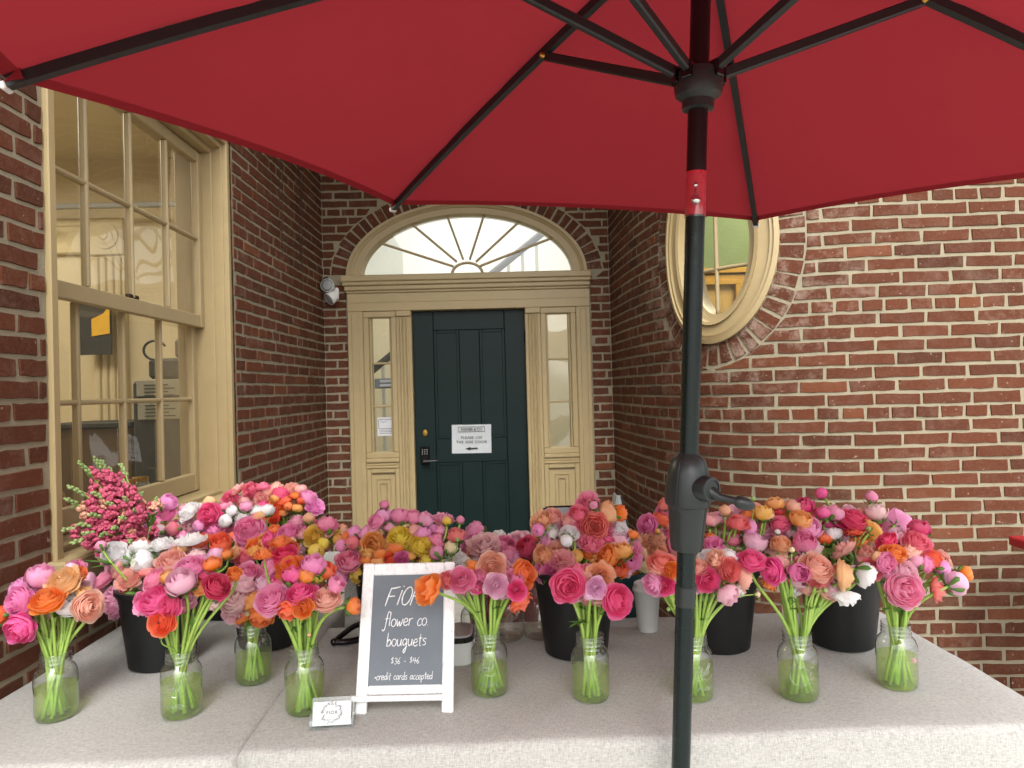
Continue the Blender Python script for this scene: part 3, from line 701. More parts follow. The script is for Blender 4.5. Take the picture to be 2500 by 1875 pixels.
lamp("cafe_light", (-3.4, 3.6, 3.35), 30, 1.2, (1.0, .90, .72))
lamp("hall_fill_light", (-.2, 6.6, 4.0), 22, 1.6, (1.0, .97, .92))  # added fill lamp with no visible fixture, brightens the daylit stair hall
lamp("green_room_light", (2.2, 4.4, 3.4), 22, .8, (1.0, .88, .66))
# cafe: inner door casing with rosette, poster, coffee gear, boards, jars
dc = thing("door_casing", "cream door casing with a round rosette block inside the sash window room", "door casing", (-3.3, 5.58, 0))
m = MB(); m.box((-4.6, 5.54, 2.72), (-3.32, 5.6, 2.96), 0, None, .01); m.box((-4.6, 5.52, 2.94), (-3.3, 5.6, 3.0), 0, None, .01); adopt(dc, m.build("lintel", CREAM))
m = MB(); m.box((-3.30, 5.52, 2.70), (-3.02, 5.6, 3.0), 0, None, .008)
for r, d in ((.105, .012), (.07, .02), (.035, .03)): m.lathe([(r, 0), (r, d), (r*.8, d+.006)], 28, Matrix.Translation((-3.16, 5.52, 2.85)) @ Matrix.Rotation(math.pi/2, 4, 'X'))
adopt(dc, m.build("rosette_block", CREAM, None, False, 40))
m = MB(); m.box((-3.29, 5.55, .1), (-3.03, 5.6, 2.70))
for k in range(4): m.tube([(-3.25+.06*k, 5.545, .1), (-3.25+.06*k, 5.545, 2.68)], .022, 8)
adopt(dc, m.build("fluted_jamb", CREAM, None, False, 40))
DARK = simple("dark_charcoal", (44, 44, 42), .6)
ps = thing("wall_poster", "dark poster with a yellow shape on the cafe wall", "poster", (-3.45, 5.4, 1.4))
pA, pB = at(193, 730, 5.40), at(272, 865, 5.40)
m = MB(); m.box((pA.x, 5.40, pB.z), (pB.x, 5.415, pA.z)); adopt(ps, m.build("board", DARK))
pA2, pB2 = at(222, 748, 5.39), at(268, 820, 5.39); m = MB(); m.add([(pA2.x, 5.392, pB2.z), (pB2.x, 5.392, pB2.z+.02), (pB2.x, 5.392, pA2.z), (pA2.x+.09, 5.392, pA2.z-.06), (pA2.x, 5.392, pA2.z-.1)], [(0, 1, 2, 3, 4)]); adopt(ps, m.build("print", simple("yellow_print", (226, 176, 40), .6)))
cm = thing("coffee_machine", "dark coffee machine with pale menu boards seen through the lower sash", "coffee machine", at(400, 1200, 4.3))
a_, b_ = at(326, 1180, 4.35), at(492, 925, 4.35); m = MB(); m.box((a_.x, 4.35, 0.3), (b_.x, 4.75, b_.z), 0, None, .02); adopt(cm, m.build("body", DARK))
a_, b_ = at(348, 925, 4.3), at(436, 872, 4.3); m = MB(); m.box((a_.x, 4.36, a_.z), (b_.x, 4.6, b_.z), 0, None, .02); adopt(cm, m.build("brewer", DARK))
a_, b_ = at(412, 872, 4.3), at(463, 824, 4.3); m = MB(); m.box((a_.x, 4.37, a_.z), (b_.x, 4.6, b_.z), 0, None, .015); adopt(cm, m.build("hopper", simple("mid_grey_metal", (92, 92, 86), .4, .5)))
hp = at(378, 855, 4.3); m = MB(); m.tube([hp+Vector((.07*math.cos(t), 0, .06*math.sin(t))) for t in [.4+.3*k for k in range(16)]], .008, 6); adopt(cm, m.build("handle", DARK, None, True))
for (ax, ay, bx, by) in ((332, 968, 468, 925), (335, 1025, 470, 975)):
    a_, b_ = at(ax, ay, 4.33), at(bx, by, 4.33); m = MB(); m.box((a_.x, 4.335, a_.z), (b_.x, 4.345, b_.z), 0, None, .003); bd = m.build("menu_board", simple("menu_card", (150, 150, 140), .6)); adopt(cm, bd)
    m = MB()
    for k in range(4): m.box((a_.x+.05, 4.331, b_.z-.03-k*.022), (a_.x+.2+.04*(k % 2), 4.3345, b_.z-.036-k*.022))
    t_ = m.build("print", INK); t_.parent = bd
ct = thing("serving_counter", "brown wooden counter low inside the sash window room", "counter", at(240, 1100, 4.6))
a_, b_ = at(120, 1100, 4.6), at(322, 1042, 4.6); m = MB(); m.box((a_.x, 4.6, .1), (b_.x, 5.1, b_.z), 0, None, .01); adopt(ct, m.build("cabinet", simple("dark_oak", (84, 66, 44), .5, 0, .3, 8)))
m = MB(); m.box((a_.x-.02, 4.57, b_.z), (b_.x+.01, 5.1, b_.z+.035), 0, None, .006); adopt(ct, m.build("worktop", DARK))
# jars on the inner ledge
m = MB(); m.box((-1.95, WY0, .9), (-1.66, WY1+.3, 1.02), 0, None, .01); tag(m.build("inner_ledge", CREAM), "cream ledge inside the sash window", "ledge", kind="structure")
for k in range(4):
    y = 3.02+k*.115; jr = thing("lidded_jar", ["clear lidded jar on the inner ledge, nearest the snapdragons", "second lidded jar on the ledge behind the window glass", "third lidded jar on the ledge behind the window glass", "clear lidded jar on the inner ledge, farthest from the snapdragons"][k], "jar", (-1.78, y, 1.02), "lidded jars inside the window")
    m = MB(); m.lathe([(.036, 0), (.042, .006), (.042, .085), (.034, .10)], 18); j1 = m.build("glass_body", JAR, jr, True); m = MB(); m.lathe([(.036, .1), (.037, .118), (.033, .12)], 18); m.build("lid", BRASS, jr, False, 40)
# stair rail in the hall
sr = thing("stair_railing", "dark handrail with pale balusters in the hall behind the glass", "railing", (0, 7.0, 1))
h0, h1 = at(700+930*.5425, 400+490*.5425, 7.0), at(700+1190*.5425, 400+280*.5425, 7.0); d_ = h1-h0
m = MB(); m.bar(h0-d_*3.0, h1+d_*.6, .075, .07, (0, 0, 1), 0, .02); adopt(sr, m.build("handrail", DARK))
for k in range(12):
    p = h0+d_*(-1.9+.24*k); m = MB(); m.box((p.x-.016, 6.985, p.z-1.05), (p.x+.016, 7.015, p.z-.03), 0, None, .006); adopt(sr, m.build("baluster", simple("pale_baluster", (188, 186, 178), .6) if k == 0 else bpy.data.materials["pale_baluster"]))
m = MB(); m.box((-1.9, 7.97, 2.62), (1.35, 8.0, 2.70), 0, None, .01); tag(m.build("picture_rail", HALLW), "white moulding along the hall wall", "moulding", kind="structure")
m = MB(); m.box((-1.9, 7.93, .1), (1.35, 7.99, 2.45), 0, None, .01); tag(m.build("hall_darkening_band", CREAM), "tan panelled lower wall of the stair hall", "wall", kind="structure")  # added tan band, makes the hall behind the sidelights darker
# framed picture in the green room
pf = thing("picture_frame", "gold picture frame on the green wall behind the oval window", "picture frame", (2.0, 5.2, 1.7))
m = MB(); c0 = at(1500+500/1.843, 400+640/1.843, 5.2)
for k, (o, d) in enumerate(((0, .05), (.05, .03), (.09, .045))):
    m.box((c0.x-.42+o, 5.26-d, c0.z-.6+o), (c0.x+.22-o, 5.27, c0.z-.56+o+.0), 0, None, .004)
    m.box((c0.x-.42+o, 5.26-d, c0.z+.30-o-.04), (c0.x+.22-o, 5.27, c0.z+.30-o), 0, None, .004)
    m.box((c0.x-.42+o, 5.26-d, c0.z-.56+o), (c0.x-.38+o, 5.27, c0.z+.26-o), 0, None, .004)
    m.box((c0.x+.18-o, 5.26-d, c0.z-.56+o), (c0.x+.22-o, 5.27, c0.z+.26-o), 0, None, .004)
adopt(pf, m.build("moulding", simple("gilt_frame", (206, 160, 70), .4, .3)))
m = MB(); m.box((c0.x-.30, 5.255, c0.z-.46), (c0.x+.10, 5.262, c0.z+.18)); adopt(pf, m.build("picture", simple("ochre_picture", (196, 160, 90), .6, 0, .4, 6)))

# ------------------------------------------------------------------ wall fittings
el = thing("emergency_light", "white twin-head emergency light in the corner beside the door", "light fitting", at(808, 715, BY-.04))
e0 = at(815, 715, BY-.03); m = MB(); m.box((e0.x-.035, BY-.035, e0.z-.03), (e0.x+.035, BY-.006, e0.z+.04), 0, None, .01); adopt(el, m.build("base", WHITE_P))
for (px, py, ax) in ((800, 697, (-.12, -1, .05)), (806, 729, (-.7, -.6, -.6))):
    c = at(px, py, BY-.10); R = Matrix.Translation(c) @ frame_from(ax)
    m = MB(); m.lathe([(.018, -.07), (.038, -.05), (.047, 0), (.050, .012), (.046, .014)], 24, R, cap1=False); hd = m.build("lamp_head", WHITE_P, None, False, 40); adopt(el, hd)
    m = MB(); m.lathe([(.046, .010), (.03, .015), (.0, .017)], 20, R); ln = m.build("lens", GREY_P, None, True); ln.parent = hd
ch_lab = ["rusty hanging chain nearer the window on the left wall", "rusty hanging chain nearer the corner on the left wall"]
for k, (px, pyb, Y) in enumerate(((690, 635, 3.98), (737, 662, 4.45))):
    bt = at(px, pyb, Y); bt.x = max(bt.x, lwx(Y)+.03); m = MB(); n = 34; ln = .034
    for i in range(n):
        z = bt.z+.018+i*ln*.82
        if z > WALL_TOP: break
        a = (i % 2)*math.pi/2+.3; R = Matrix.Translation((bt.x, Y, z)) @ Matrix.Rotation(a, 4, 'Z')
        pts = [R @ Vector((.0105*math.cos(t), 0, .0175*math.sin(t))) for t in [2*math.pi*j/12 for j in range(13)]]
        m.tube(pts, .0028, 5, cap=False)
    tag(m.build("hanging_chain", STEEL, None, True), ch_lab[k], "chain", "chains hanging by the left wall")
# ------------------------------------------------------------------ linen covered tables
def tablecloth(x0, x1, y0, y1, label, seed, wave, ztop=TZ, zbot=.06, rad=.020, skew=0.0, cr=.02):
    nx, ny = max(8, int((x1-x0)/.035)), max(8, int((y1-y0)/.035)); m = MB()
    def P(i, j):
        x, y = x0+(x1-x0)*i/nx, y0+(y1-y0)*j/ny
        z = ztop-.0016*math.exp(-((x-seed*.06-.1)/.006)**2)-.0016*math.exp(-((y-1.93)/.006)**2)+.0042*mnoise.noise(Vector((x*5+seed, y*5, 0)))+.0012*mnoise.noise(Vector((x*22+seed, y*9, 3)))
        return Vector((x+skew*(y-y0)*(x-x0)/(x1-x0), y, z))
    V = [P(i, j) for j in range(ny+1) for i in range(nx+1)]; fs = [(j*(nx+1)+i, j*(nx+1)+i+1, (j+1)*(nx+1)+i+1, (j+1)*(nx+1)+i) for j in range(ny) for i in range(nx)]
    loop = [(i, 0) for i in range(nx)]+[(nx, j) for j in range(ny)]+[(i, ny) for i in range(nx, 0, -1)]+[(0, j) for j in range(ny, 0, -1)]
    idx = [j*(nx+1)+i for i, j in loop]; N = len(loop); nr = []
    for i, j in loop:
        d = Vector(((i == nx)-(i == 0), (j == ny)-(j == 0), 0)); nr.append(d.normalized())
    prev = idx; s = 0.0
    arc = [0.0]
    for k in range(1, N): arc.append(arc[-1]+(V[idx[k]]-V[idx[k-1]]).length)
    levels = [(rad*math.sin(a), -rad*(1-math.cos(a))) for a in (.4, .8, 1.2, 1.57)]+[(rad+.002*k, -rad-(ztop-zbot-rad)*((k/9)**1.15)) for k in range(1, 10)]
    for li, (o, dz) in enumerate(levels):
        cur = []
        for k in range(N):
            b = V[idx[k]]; n = nr[k]; w = wave(n)*max(0, (-dz-rad))
            wv = w*(math.sin(arc[k]*9.0+seed)+.6*math.sin(arc[k]*21+seed*2.1))*.5
            cur.append(len(V)); V.append(b+n*(o+wv+abs(w)*.3)+Vector((0, 0, dz)))
        for k in range(N):
            k2 = (k+1) % N; fs.append((prev[k], cur[k], cur[k2], prev[k2]))
        prev = cur
    m.add(V, fs); o = m.build("linen_tablecloth", CLOTH, None, True); return tag(o, label, "tablecloth")
tablecloth(-1.345, -.624, 1.512, 3.42, "pale woven linen cloth on the left table along the brick wall", 3, lambda n: .045 if n.y < -.3 else 0.0)
tablecloth(-.592, 1.262, 1.536, 2.30, "pale woven linen cloth on the right table in front of the door", 8, lambda n: .04 if (n.y < -.3 or n.x > .5) else 0.0, skew=.012)
# cloth-draped crate behind the left end of the right table
def draped_box(x0, x1, y0, y1, z0, z1, label):
    m = MB(); r = .03
    def sup(t, e): c = math.cos(t); return math.copysign(abs(c)**e, c)
    vs = []; n = 40; lev = [(1.06, z0), (1.03, z0+.3*(z1-z0)), (1.01, z0+.7*(z1-z0)), (1.0, z1-r), (.985, z1-r*.3), (.95, z1), (0.0, z1+.001)]
    cx, cy_ = (x0+x1)/2, (y0+y1)/2
    for k, z in lev:
        for i in range(n):
            t = 2*math.pi*i/n; wv = 1+(.012*math.sin(5*t+1)+.01*math.sin(9*t))*(1 if z < z1-.05 else 0)
            vs.append((cx+(x1-x0)/2*k*wv*sup(t, .25), cy_+(y1-y0)/2*k*wv*sup(t-math.pi/2, .25), z))
    fs = [(a*n+i, a*n+(i+1) % n, (a+1)*n+(i+1) % n, (a+1)*n+i) for a in range(len(lev)-1) for i in range(n)]
    m.add(vs, fs); return tag(m.build("draped_crate", CLOTH, None, True), label, "crate")
draped_box(-.56, -.20, 2.33, 2.62, .02, .90, "linen draped crate standing behind the chalkboard bucket")

# ------------------------------------------------------------------ umbrella
um = thing("market_umbrella", "red market umbrella with six ribs on a dark crank pole", "umbrella", (.333, 1.471, 0))
RUN = Vector((.406, 1.314, 2.111)); AXIS = Vector((.034, -.074, .997)).normalized(); APEX = Vector((.418, 1.288, 2.462))
TIPS = {'C': at(1845, 538, 2.469), 'D': Vector((1.666, 1.44, 1.995)), 'E': Vector((1.139, .289, 1.985)), 'F': Vector((-.60, .30, 1.975)), 'A': at(9, 186, 1.194), 'B': at(958, 499, 2.346)}
ORD = "CDEFAB"
def rib(k, t): p = APEX.lerp(TIPS[k], t); return p+Vector((0, 0, .018*4*t*(1-t)))
def canopy_pt(ka, kb, t, w, off=0.0):
    a, b = rib(ka, t), rib(kb, t); p = a.lerp(b, w); q = 4*w*(1-w)
    p = p.lerp(APEX, (.012 if kb == 'A' else .030)*q*t**3); p.z -= .020*q*t*(1-t)*4*.5; p.z += .0035*math.sin(31*t+5*ORD.index(ka))*math.exp(-(min(w, 1-w)/.07)**2)*min(1, 4*(1-t))
    return p+Vector((0, 0, off))
for i in range(6):
    ka, kb = ORD[i], ORD[(i+1) % 6]; m = MB()
    m.grid(lambda u, v: canopy_pt(ka, kb, .03+.97*v, u), 18, 18); pn = m.build("canopy_panel", CANOPY, None, True); adopt(um, pn)
    m = MB()
    for e0, e1, o in ((.978, 1.0, -.0016), ):
        m.grid(lambda u, v: canopy_pt(ka, kb, e0+(e1-e0)*v, u, o), 18, 2)
    hm = m.build("hem", CANOPY_H, None, True); hm.parent = pn
def rib_at_px(k, px, py):
    best = min((i/200 for i in range(20, 180)), key=lambda t: (proj(rib(k, t))[0]-px)**2+(proj(rib(k, t))[1]-py)**2); return best
TJ = rib_at_px('B', 1334, 112)
for k in ORD:
    m = MB(); pts = [rib(k, .02+.975*i/16)+Vector((0, 0, -.014)) for i in range(17)]
    m.tube(pts, .0115, 4, twist=math.pi/4, flat=1.25); r_ = m.build("rib", METAL_D, None, False, 30); adopt(um, r_)
    j = rib(k, TJ)+Vector((0, 0, -.026)); out = (j-RUN); out.z = 0; out.normalize()
    s0 = RUN+out*.036+Vector((0, 0, .014)); m = MB(); side = Vector((-out.y, out.x, 0))
    m.bar(s0, j, .015, .021, (0, 0, 1), 0, .003); st = m.build("strut", METAL_D); adopt(um, st)
    m = MB(); m.tube([j-side*.014, j+side*.014], .007, 8); m.sphere(j+side*.014, .006, 8, 5); m.sphere(j-side*.014, .006, 8, 5); rv = m.build("rivet", BRASS, None, True); rv.parent = st
    m = MB(); d = (TIPS[k]-rib(k, .93)).normalized(); p = TIPS[k]
    sd = d.cross(Vector((0, 0, 1))).normalized(); up_ = sd.cross(d)
    vs = [p-d*.035+sd*.014-up_*.002, p-d*.035-sd*.014-up_*.002, p+d*.002-sd*.009-up_*.014, p+d*.002+sd*.009-up_*.014, p-d*.035+sd*.011-up_*.020, p-d*.035-sd*.011-up_*.020]
    m.add(vs, [(0, 1, 2, 3), (4, 5, 2, 3), (0, 4, 3), (1, 2, 5)]); pk = m.build("rib_pocket", CANOPY, None, False); adopt(um, pk)
    m = MB(); m.box((-.012, -.002, -.012), (.012, .008, .002), 0, Matrix.Translation(p-up_*.015) @ Matrix((sd, d, up_)).transposed().to_4x4(), .002); tp = m.build("tip_cap", WHITE_P); tp.parent = pk; tp.matrix_parent_inverse = Matrix.Translation(um.location)
    tp.matrix_parent_inverse = Matrix.Identity(4)
def pole_pt(py):                                      # point on the pole axis seen at photo row py
    lo, hi = -2.2, .6
    for _ in range(60):
        mid = (lo+hi)/2
        if proj(RUN+AXIS*mid)[1] < py: hi = mid
        else: lo = mid
    return lo
RT = Matrix.Translation(RUN) @ frame_from(AXIS)
def pole_part(name, prof, mat, n=28): m = MB(); m.lathe(prof, n, RT); o = m.build(name, mat, None, False, 35); adopt(um, o); return o
hb = pole_part("runner_hub", [(.026, -.052), (.031, -.050), (.031, -.034), (.044, -.024), (.047, -.012), (.047, .014), (.043, .022), (.02, .024)], PLASTIC)
for k in ORD:
    j = rib(k, TJ); out = j-RUN; out.z = 0; out.normalize(); m = MB(); m.box((-.0105, -.012, -.016), (.0105, .010, .016), 0, Matrix.Translation(RUN+out*.043+Vector((0, 0, .012))) @ Matrix((Vector((out.y, -out.x, 0)), out, Vector((0, 0, 1)))).transposed().to_4x4(), .002)
    sl_ = m.build("slot", BLACK_G); sl_.parent = hb
s_t0, s_t1 = pole_pt(526), pole_pt(420); s_h0, s_h1 = pole_pt(1340), pole_pt(1106); s_c0, s_c1 = pole_pt(1476), pole_pt(1430); s_b = -RUN.z/AXIS.z
pole_part("upper_pole", [(.0192, s_t1-.002), (.0192, .36), (.016, .365)], POLE_UP)
pole_part("label_sleeve", [(.0199, s_t0), (.0199, s_t1)], simple("red_label", (214, 40, 62), .3, 0, .1))
pole_part("tape_wrap", [(.0206, s_t0-.004), (.0206, s_t1-.004)], ACRYL)
bt = RUN+AXIS*((s_t0+s_t1)/2-.008)
m = MB(); m.lathe([(.009, 0), (.009, .006), (.006, .010), (.001, .011)], 16, Matrix.Translation(bt+Vector((-.006, -.0195, -.010))) @ frame_from((-.2, -1, 0))); m.lathe([(.004, 0), (.004, .004), (.001, .006)], 12, Matrix.Translation(bt+Vector((-.005, -.0195, .020))) @ frame_from((-.2, -1, 0)))
m.tube([bt+Vector((-.006, -.0205, -.004)), bt+Vector((-.005, -.0205, .014))], .0022, 6)
adopt(um, m.build("tilt_button", simple("chrome", (210, 210, 210), .15, 1.0), None, False, 40))
pole_part("middle_pole", [(.0190, s_h1-.01), (.0190, s_t0-.003)], POLE)
sp = s_h1-s_h0
hs_p = [(.020, s_h0-.004), (.031, s_h0), (.0345, s_h0+.02), (.0385, s_h0+sp*.40), (.0405, s_h0+sp*.455), (.0412, s_h0+sp*.462), (.0455, s_h0+sp*.474), (.0465, s_h0+sp*.50), (.0458, s_h0+sp*.62), (.0415, s_h0+sp*.80), (.034, s_h0+sp*.93), (.0225, s_h0+sp*.985), (.020, s_h0+sp)]
hs_ = pole_part("crank_housing", hs_p, PLASTIC, 36)
m = MB()
for a_ in (math.pi/2*k+.35 for k in range(4)):
    m.tube([RT @ Vector(((r+.0002)*math.cos(a_), (r+.0002)*math.sin(a_), z)) for r, z in hs_p[1:-1]], .0011, 5)
rg = m.build("mould_seam", PLASTIC, None, True); rg.parent = hs_
cA = at(1742, 1187, 1.335); hc = RUN+AXIS*pole_pt(1187); od = (cA-hc); od.z = 0; od.normalize(); od = (od+Vector((0, -.55, 0))).normalized()
m = MB(); KM = Matrix.Translation(hc+od*.030) @ frame_from(od); m.lathe([(.028, 0), (.026, .012), (.0255, .03), (.0235, .034), (.019, .035), (.0185, .033), (.002, .033)], 28, KM)
kb = m.build("crank_knob", PLASTIC, None, False, 35); adopt(um, kb)
k0 = KM @ Vector((0, 0, .018)); k1 = at(1795, 1222, 1.30); k2 = at(1842, 1238, 1.30); m = MB()
m.tube([k0, k0.lerp(k1, .5)+Vector((0, 0, -.006)), k1], [.016, .008, .007], 10); m.tube(smooth_line([k1.lerp(k2, -.08), k1.lerp(k2, .25), k1.lerp(k2, .7), k2], 4), [.006, .0085, .0105, .0118, .0125, .0126, .0124, .0122, .0115, .010, .0085, .007, .003][:13], 12)
ca = m.build("crank_handle", PLASTIC, None, False, 45); adopt(um, ca)
pole_part("lower_pole", [(.0190, s_c1-.003), (.0190, s_h0+.002)], POLE)
pole_part("collar", [(.0192, s_c0-.002), (.0212, s_c0), (.0215, s_c1-.006), (.0212, s_c1), (.0192, s_c1+.002)], PLASTIC)
pole_part("bottom_pole", [(.0192, s_b+.02), (.0192, s_c0)], POLE)
m = MB(); m.lathe([(.24, 0), (.24, .03), (.20, .05), (.05, .06), (.035, .12), (.021, .13)], 32, Matrix.Translation(RUN+AXIS*s_b)); adopt(um, m.build("base", BUCKET, None, False, 40))
m = MB(); c_ = RUN+Vector((.022, .012, 0)); m.tube([c_, c_+Vector((.006, -.006, .33))], .0022, 5); adopt(um, m.build("lift_cord", BLACK_G))

# ------------------------------------------------------------------ jars
JH, JR = .162, .0490
JP = [(.030, .001), (.041, 0), (.0462, .006), (.049, .016), (.049, .030), (.0485, .07), (.049, .098), (.0478, .110), (.0440, .121), (.0385, .128), (.0352, .132), (.0345, .136), (.0362, .138), (.0362, .140), (.0345, .142), (.0345, .147), (.0360, .149), (.0345, .151), (.0343, .159), (.0352, .162), (.0335, .162), (.0330, .158), (.0328, .136)]
BALL = [([[(.1, 0), (.18, 1), (.2, 2)], [(-.25, 1.7), (.2, 2.1), (.85, 2.0), (.9, 1.5), (.3, 1.12)], [(.3, 1.12), (.95, 1.0), (.95, .3), (.45, -.05), (-.1, .05)]], 1.15), ([[(.62, .85), (.3, 1), (.05, .5), (.22, .02), (.6, .4), (.68, .95), (.66, .2), (.95, .2)]], .92), ([[(0, .3), (.35, 1.4), (.3, 2.05), (.12, 1.5), (.12, .2), (.5, .15)]], .5), ([[(0, .3), (.35, 1.4), (.3, 2.05), (.12, 1.5), (.12, .2), (.6, .3)]], .5)]
def make_jar(name, label, loc, group, water=.078, logo=0, wmat=None, rz=0.0, kind='front'):
    t = thing(name, label, "jar", loc, group)
    m = MB(); m.lathe(JP, 40, cap1=False); m.build("glass_body", JAR, t, True)
    if water:
        m = MB(); wl = [(.002, .004), (.040, .004), (.0455, .009), (.0478, .018), (.0478, water), (.001, water+.0003)]; m.lathe(wl, 32, cap0=True, cap1=True); m.build("water", wmat or WATER, t, False, 40)
    if logo:
        m = MB(); R = Matrix.Rotation(rz, 4, 'Z')
        def wrap(vs, fs, z0, tilt=.0):
            def W(p):
                a = p[0]/.049; r = .0496+p[2]; return R @ Vector((r*math.sin(a), -r*math.cos(a), z0+p[1]+tilt*p[0]))
            m.add([W(p) for p in vs], fs)
        if logo == 1:
            cur = -.026
            for st, wd in BALL:
                for line in st:
                    mm = MB(); mm.tube(smooth_line([(cur+(p[0]+.32*p[1])*.0115, p[1]*.0115, 0) for p in line], 4), .00085, 5); wrap(mm.v, mm.f, .074, .20)
                cur += wd*.0115
            pts = [(-.022+.046*i/12, -.004+.004*math.sin(i*.6), .0) for i in range(13)]
            mm = MB(); mm.tube(pts, .0008, 5); wrap(mm.v, mm.f, .068, .22)
            vs, fs = text_mesh("MASON", .0125, .0005, 0, 'CENTER', 1.1); wrap(vs, fs, .036)
        else:
            for k in range(5):
                mm = MB(); mm.tube([(.004, 0, 0), (.016, 0, 0)], .0007, 5); wrap(mm.v, mm.f, .035+.014*k)
            vs, fs = text_mesh("CUPS", .008, .0004, 0, 'CENTER', 1.0); wrap([(p[0]+.026, p[1], p[2]) for p in vs], fs, .098)
            if logo == 3:
                mm = MB(); mm.tube([(-.020+.024*math.cos(t_), .024*math.sin(t_), 0) for t_ in [2*math.pi*i/28 for i in range(29)]], .0009, 5, cap=False); wrap(mm.v, mm.f, .07)
        m.build("embossed_lettering", JAR_E, t, True)
    return t
def base_at(px, pyb, r=JR):
    f = atz(px, pyb, TZ); Y = f.y+r*.96; return Vector(((at(px, pyb, Y)).x, Y, TZ))
JARS = {1: (139, 1771, 0, 0.0, "tall jar of mixed blooms at the left end of the front row"), 2: (445, 1765, 1, .1, "embossed jar in front of the left black bucket"), 3: (620, 1679, 0, 0.0, "jar set back near the gap between the two cloths"), 4: (746, 1756, 0, -.3, "frosted jar just behind the business card stand"),
        5: (1197, 1710, 1, -.05, "embossed jar right beside the chalkboard"), 6: (1444, 1724, 2, .1, "jar with measuring marks in front of the middle black bucket"), 7: (1696, 1723, 1, .35, "jar half hidden behind the umbrella pole"), 8: (1951, 1722, 3, .1, "jar with an embossed ring, second from the right end"), 9: (2192, 1695, 2, .2, "jar at the right end of the front row with a pink petal in it")}
JPOS = {}
for k, (px, py, lg, rz, lab) in JARS.items():
    JPOS[k] = base_at(px, py); make_jar("glass_jar", lab, JPOS[k], "glass jars holding the bouquets", .078+.004*((k*7) % 5-2), lg, None, rz)
# petal floating in the right end jar
m = MB(); pf_ = JPOS[9]+Vector((.018, -.046, .082)); m.grid(lambda u, v: (pf_.x+.013*(u-.5)*math.sin(math.pi*(.15+.75*v)), pf_.y+.004*(u-.5)**2, pf_.z+.014*(v-.5)), 6, 6)
fp = m.build("loose_petal", PETAL, None, True); fp.color = (*s2l(240, 190, 200), 1); tag(fp, "pale pink petal floating inside the right end jar", "petal")
for k, (px, py, lab, w) in enumerate(((1166, 1600, "empty clear jar behind the white enamel box", 0), (1242, 1571, "empty clear jar standing behind the jar beside the chalkboard", .012), (1316, 1566, "clear jar with a little murky water beside the middle black bucket", .035))):
    make_jar("spare_jar", lab, base_at(px, py, .047), "spare glass jars behind the chalkboard", w, 1 if k == 1 else 0, WATER2, .5)

# ------------------------------------------------------------------ buckets
def make_bucket(label, loc, mat=BUCKET, r0=.091, r1=.118, h=.235, group="flower buckets on the tables", rim=None, name="flower_bucket", sx=1.0):
    t = thing(name, label, "bucket", loc, group)
    m = MB(); m.lathe([(r0-.01, .0), (r0, .006), (r0+(r1-r0)*.5, h*.5), (r1, h-.012), (r1+.004, h-.010), (r1+.004, h), (r1-.004, h), (r0-.004, .01), (.001, .008)], 40, cap0=True, cap1=False, sx=sx); m.build("body", mat, t, False, 40)
    m = MB(); m.lathe([(r1+.001, h-.014), (r1+.0065, h-.012), (r1+.0065, h+.001), (r1-.003, h+.002)], 40, cap0=False, cap1=False, sx=sx); m.build("rim", rim or mat, t, False, 40)
    return t
BK = {}
def bucket(key, label, px=None, pyb=None, loc=None, **kw):
    p = Vector(loc) if loc else base_at(px, pyb, kw.get('r0', .091)); BK[key] = p; make_bucket(label, p, **kw)
bucket('G1', "matt black bucket at the left front, below white and salmon blooms", 398, 1645)
bucket('G0', "black bucket of snapdragons at the window sill", loc=(-1.17, 2.28, TZ), r0=.07, r1=.09, h=.26)
bucket('G2', "bucket of pink and white blooms below the sash window", loc=(-1.02, 2.50, TZ))
bucket('G3', "bucket of rose and orange blooms in the far left corner", loc=(-.93, 2.95, TZ))
bucket('G4', "dark bucket of yellow and pink blooms behind the set back jar", loc=(-.755, 2.20, TZ), r0=.10, r1=.125)
bucket('G5', "black bucket hidden behind the chalkboard", 962, 1592)
bucket('G6', "red bucket of pale blooms in front of the door", loc=(-.005, 2.55, .55), mat=RED_P, h=.34, r0=.12, r1=.15, rim=RED_P)
bucket('G7', "large black bucket left of the umbrella pole", 1408, 1618, r0=.094, r1=.122, h=.25)
bucket('G8', "dark teal bin behind the paper cup", loc=(.40, 2.43, .50), mat=GREEN_BIN, r0=.10, r1=.125, h=.37)
bucket('G9', "black bucket just right of the umbrella pole", 1756, 1603)
bucket('G10', "black bucket farthest right, below magenta blooms", 2056, 1597)

# ------------------------------------------------------------------ chalkboard
fl, fr_ = atz(865, 1747, TZ), atz(1106, 1742, TZ); Wc = (fr_-fl).length; ux = (fr_-fl).normalized()
ang = math.radians(21.5); uy = Vector((0, math.sin(ang), math.cos(ang))); uy = (uy-ux*uy.dot(ux)).normalized(); uz = ux.cross(uy)
Lc = .362
CB = Matrix((ux, uy, uz)).transposed().to_4x4(); CB.translation = fl+Vector((0, 0, .002))+Vector((0, 0, .0))
cbt = thing("chalkboard_easel", "small white framed chalkboard listing flower bouquets and prices", "chalkboard", (fl+fr_)/2)
def cbox(name, lo, hi, mat, bev=.003, parent=cbt): m = MB(); m.box(lo, hi, 0, CB, bev); o = m.build(name, mat); adopt(cbt, o); return o
fw = .0285; th = .014
cbox("stile", (0, 0, -th), (fw, Lc, 0), WOODW); cbox("stile", (Wc-fw, 0, -th), (Wc, Lc-.0005, 0), WOODW)
cbox("top_rail", (fw+.0004, Lc-.031, -th+.001), (Wc-fw-.0004, Lc-.001, -.001), WOODW); cbox("bottom_rail", (fw+.0004, .043, -th+.001), (Wc-fw-.0004, .064, -.002), WOODW)
cbox("ledge", (-.006, .029, -.004), (Wc-.006, .042, .020), WOODW, .002)
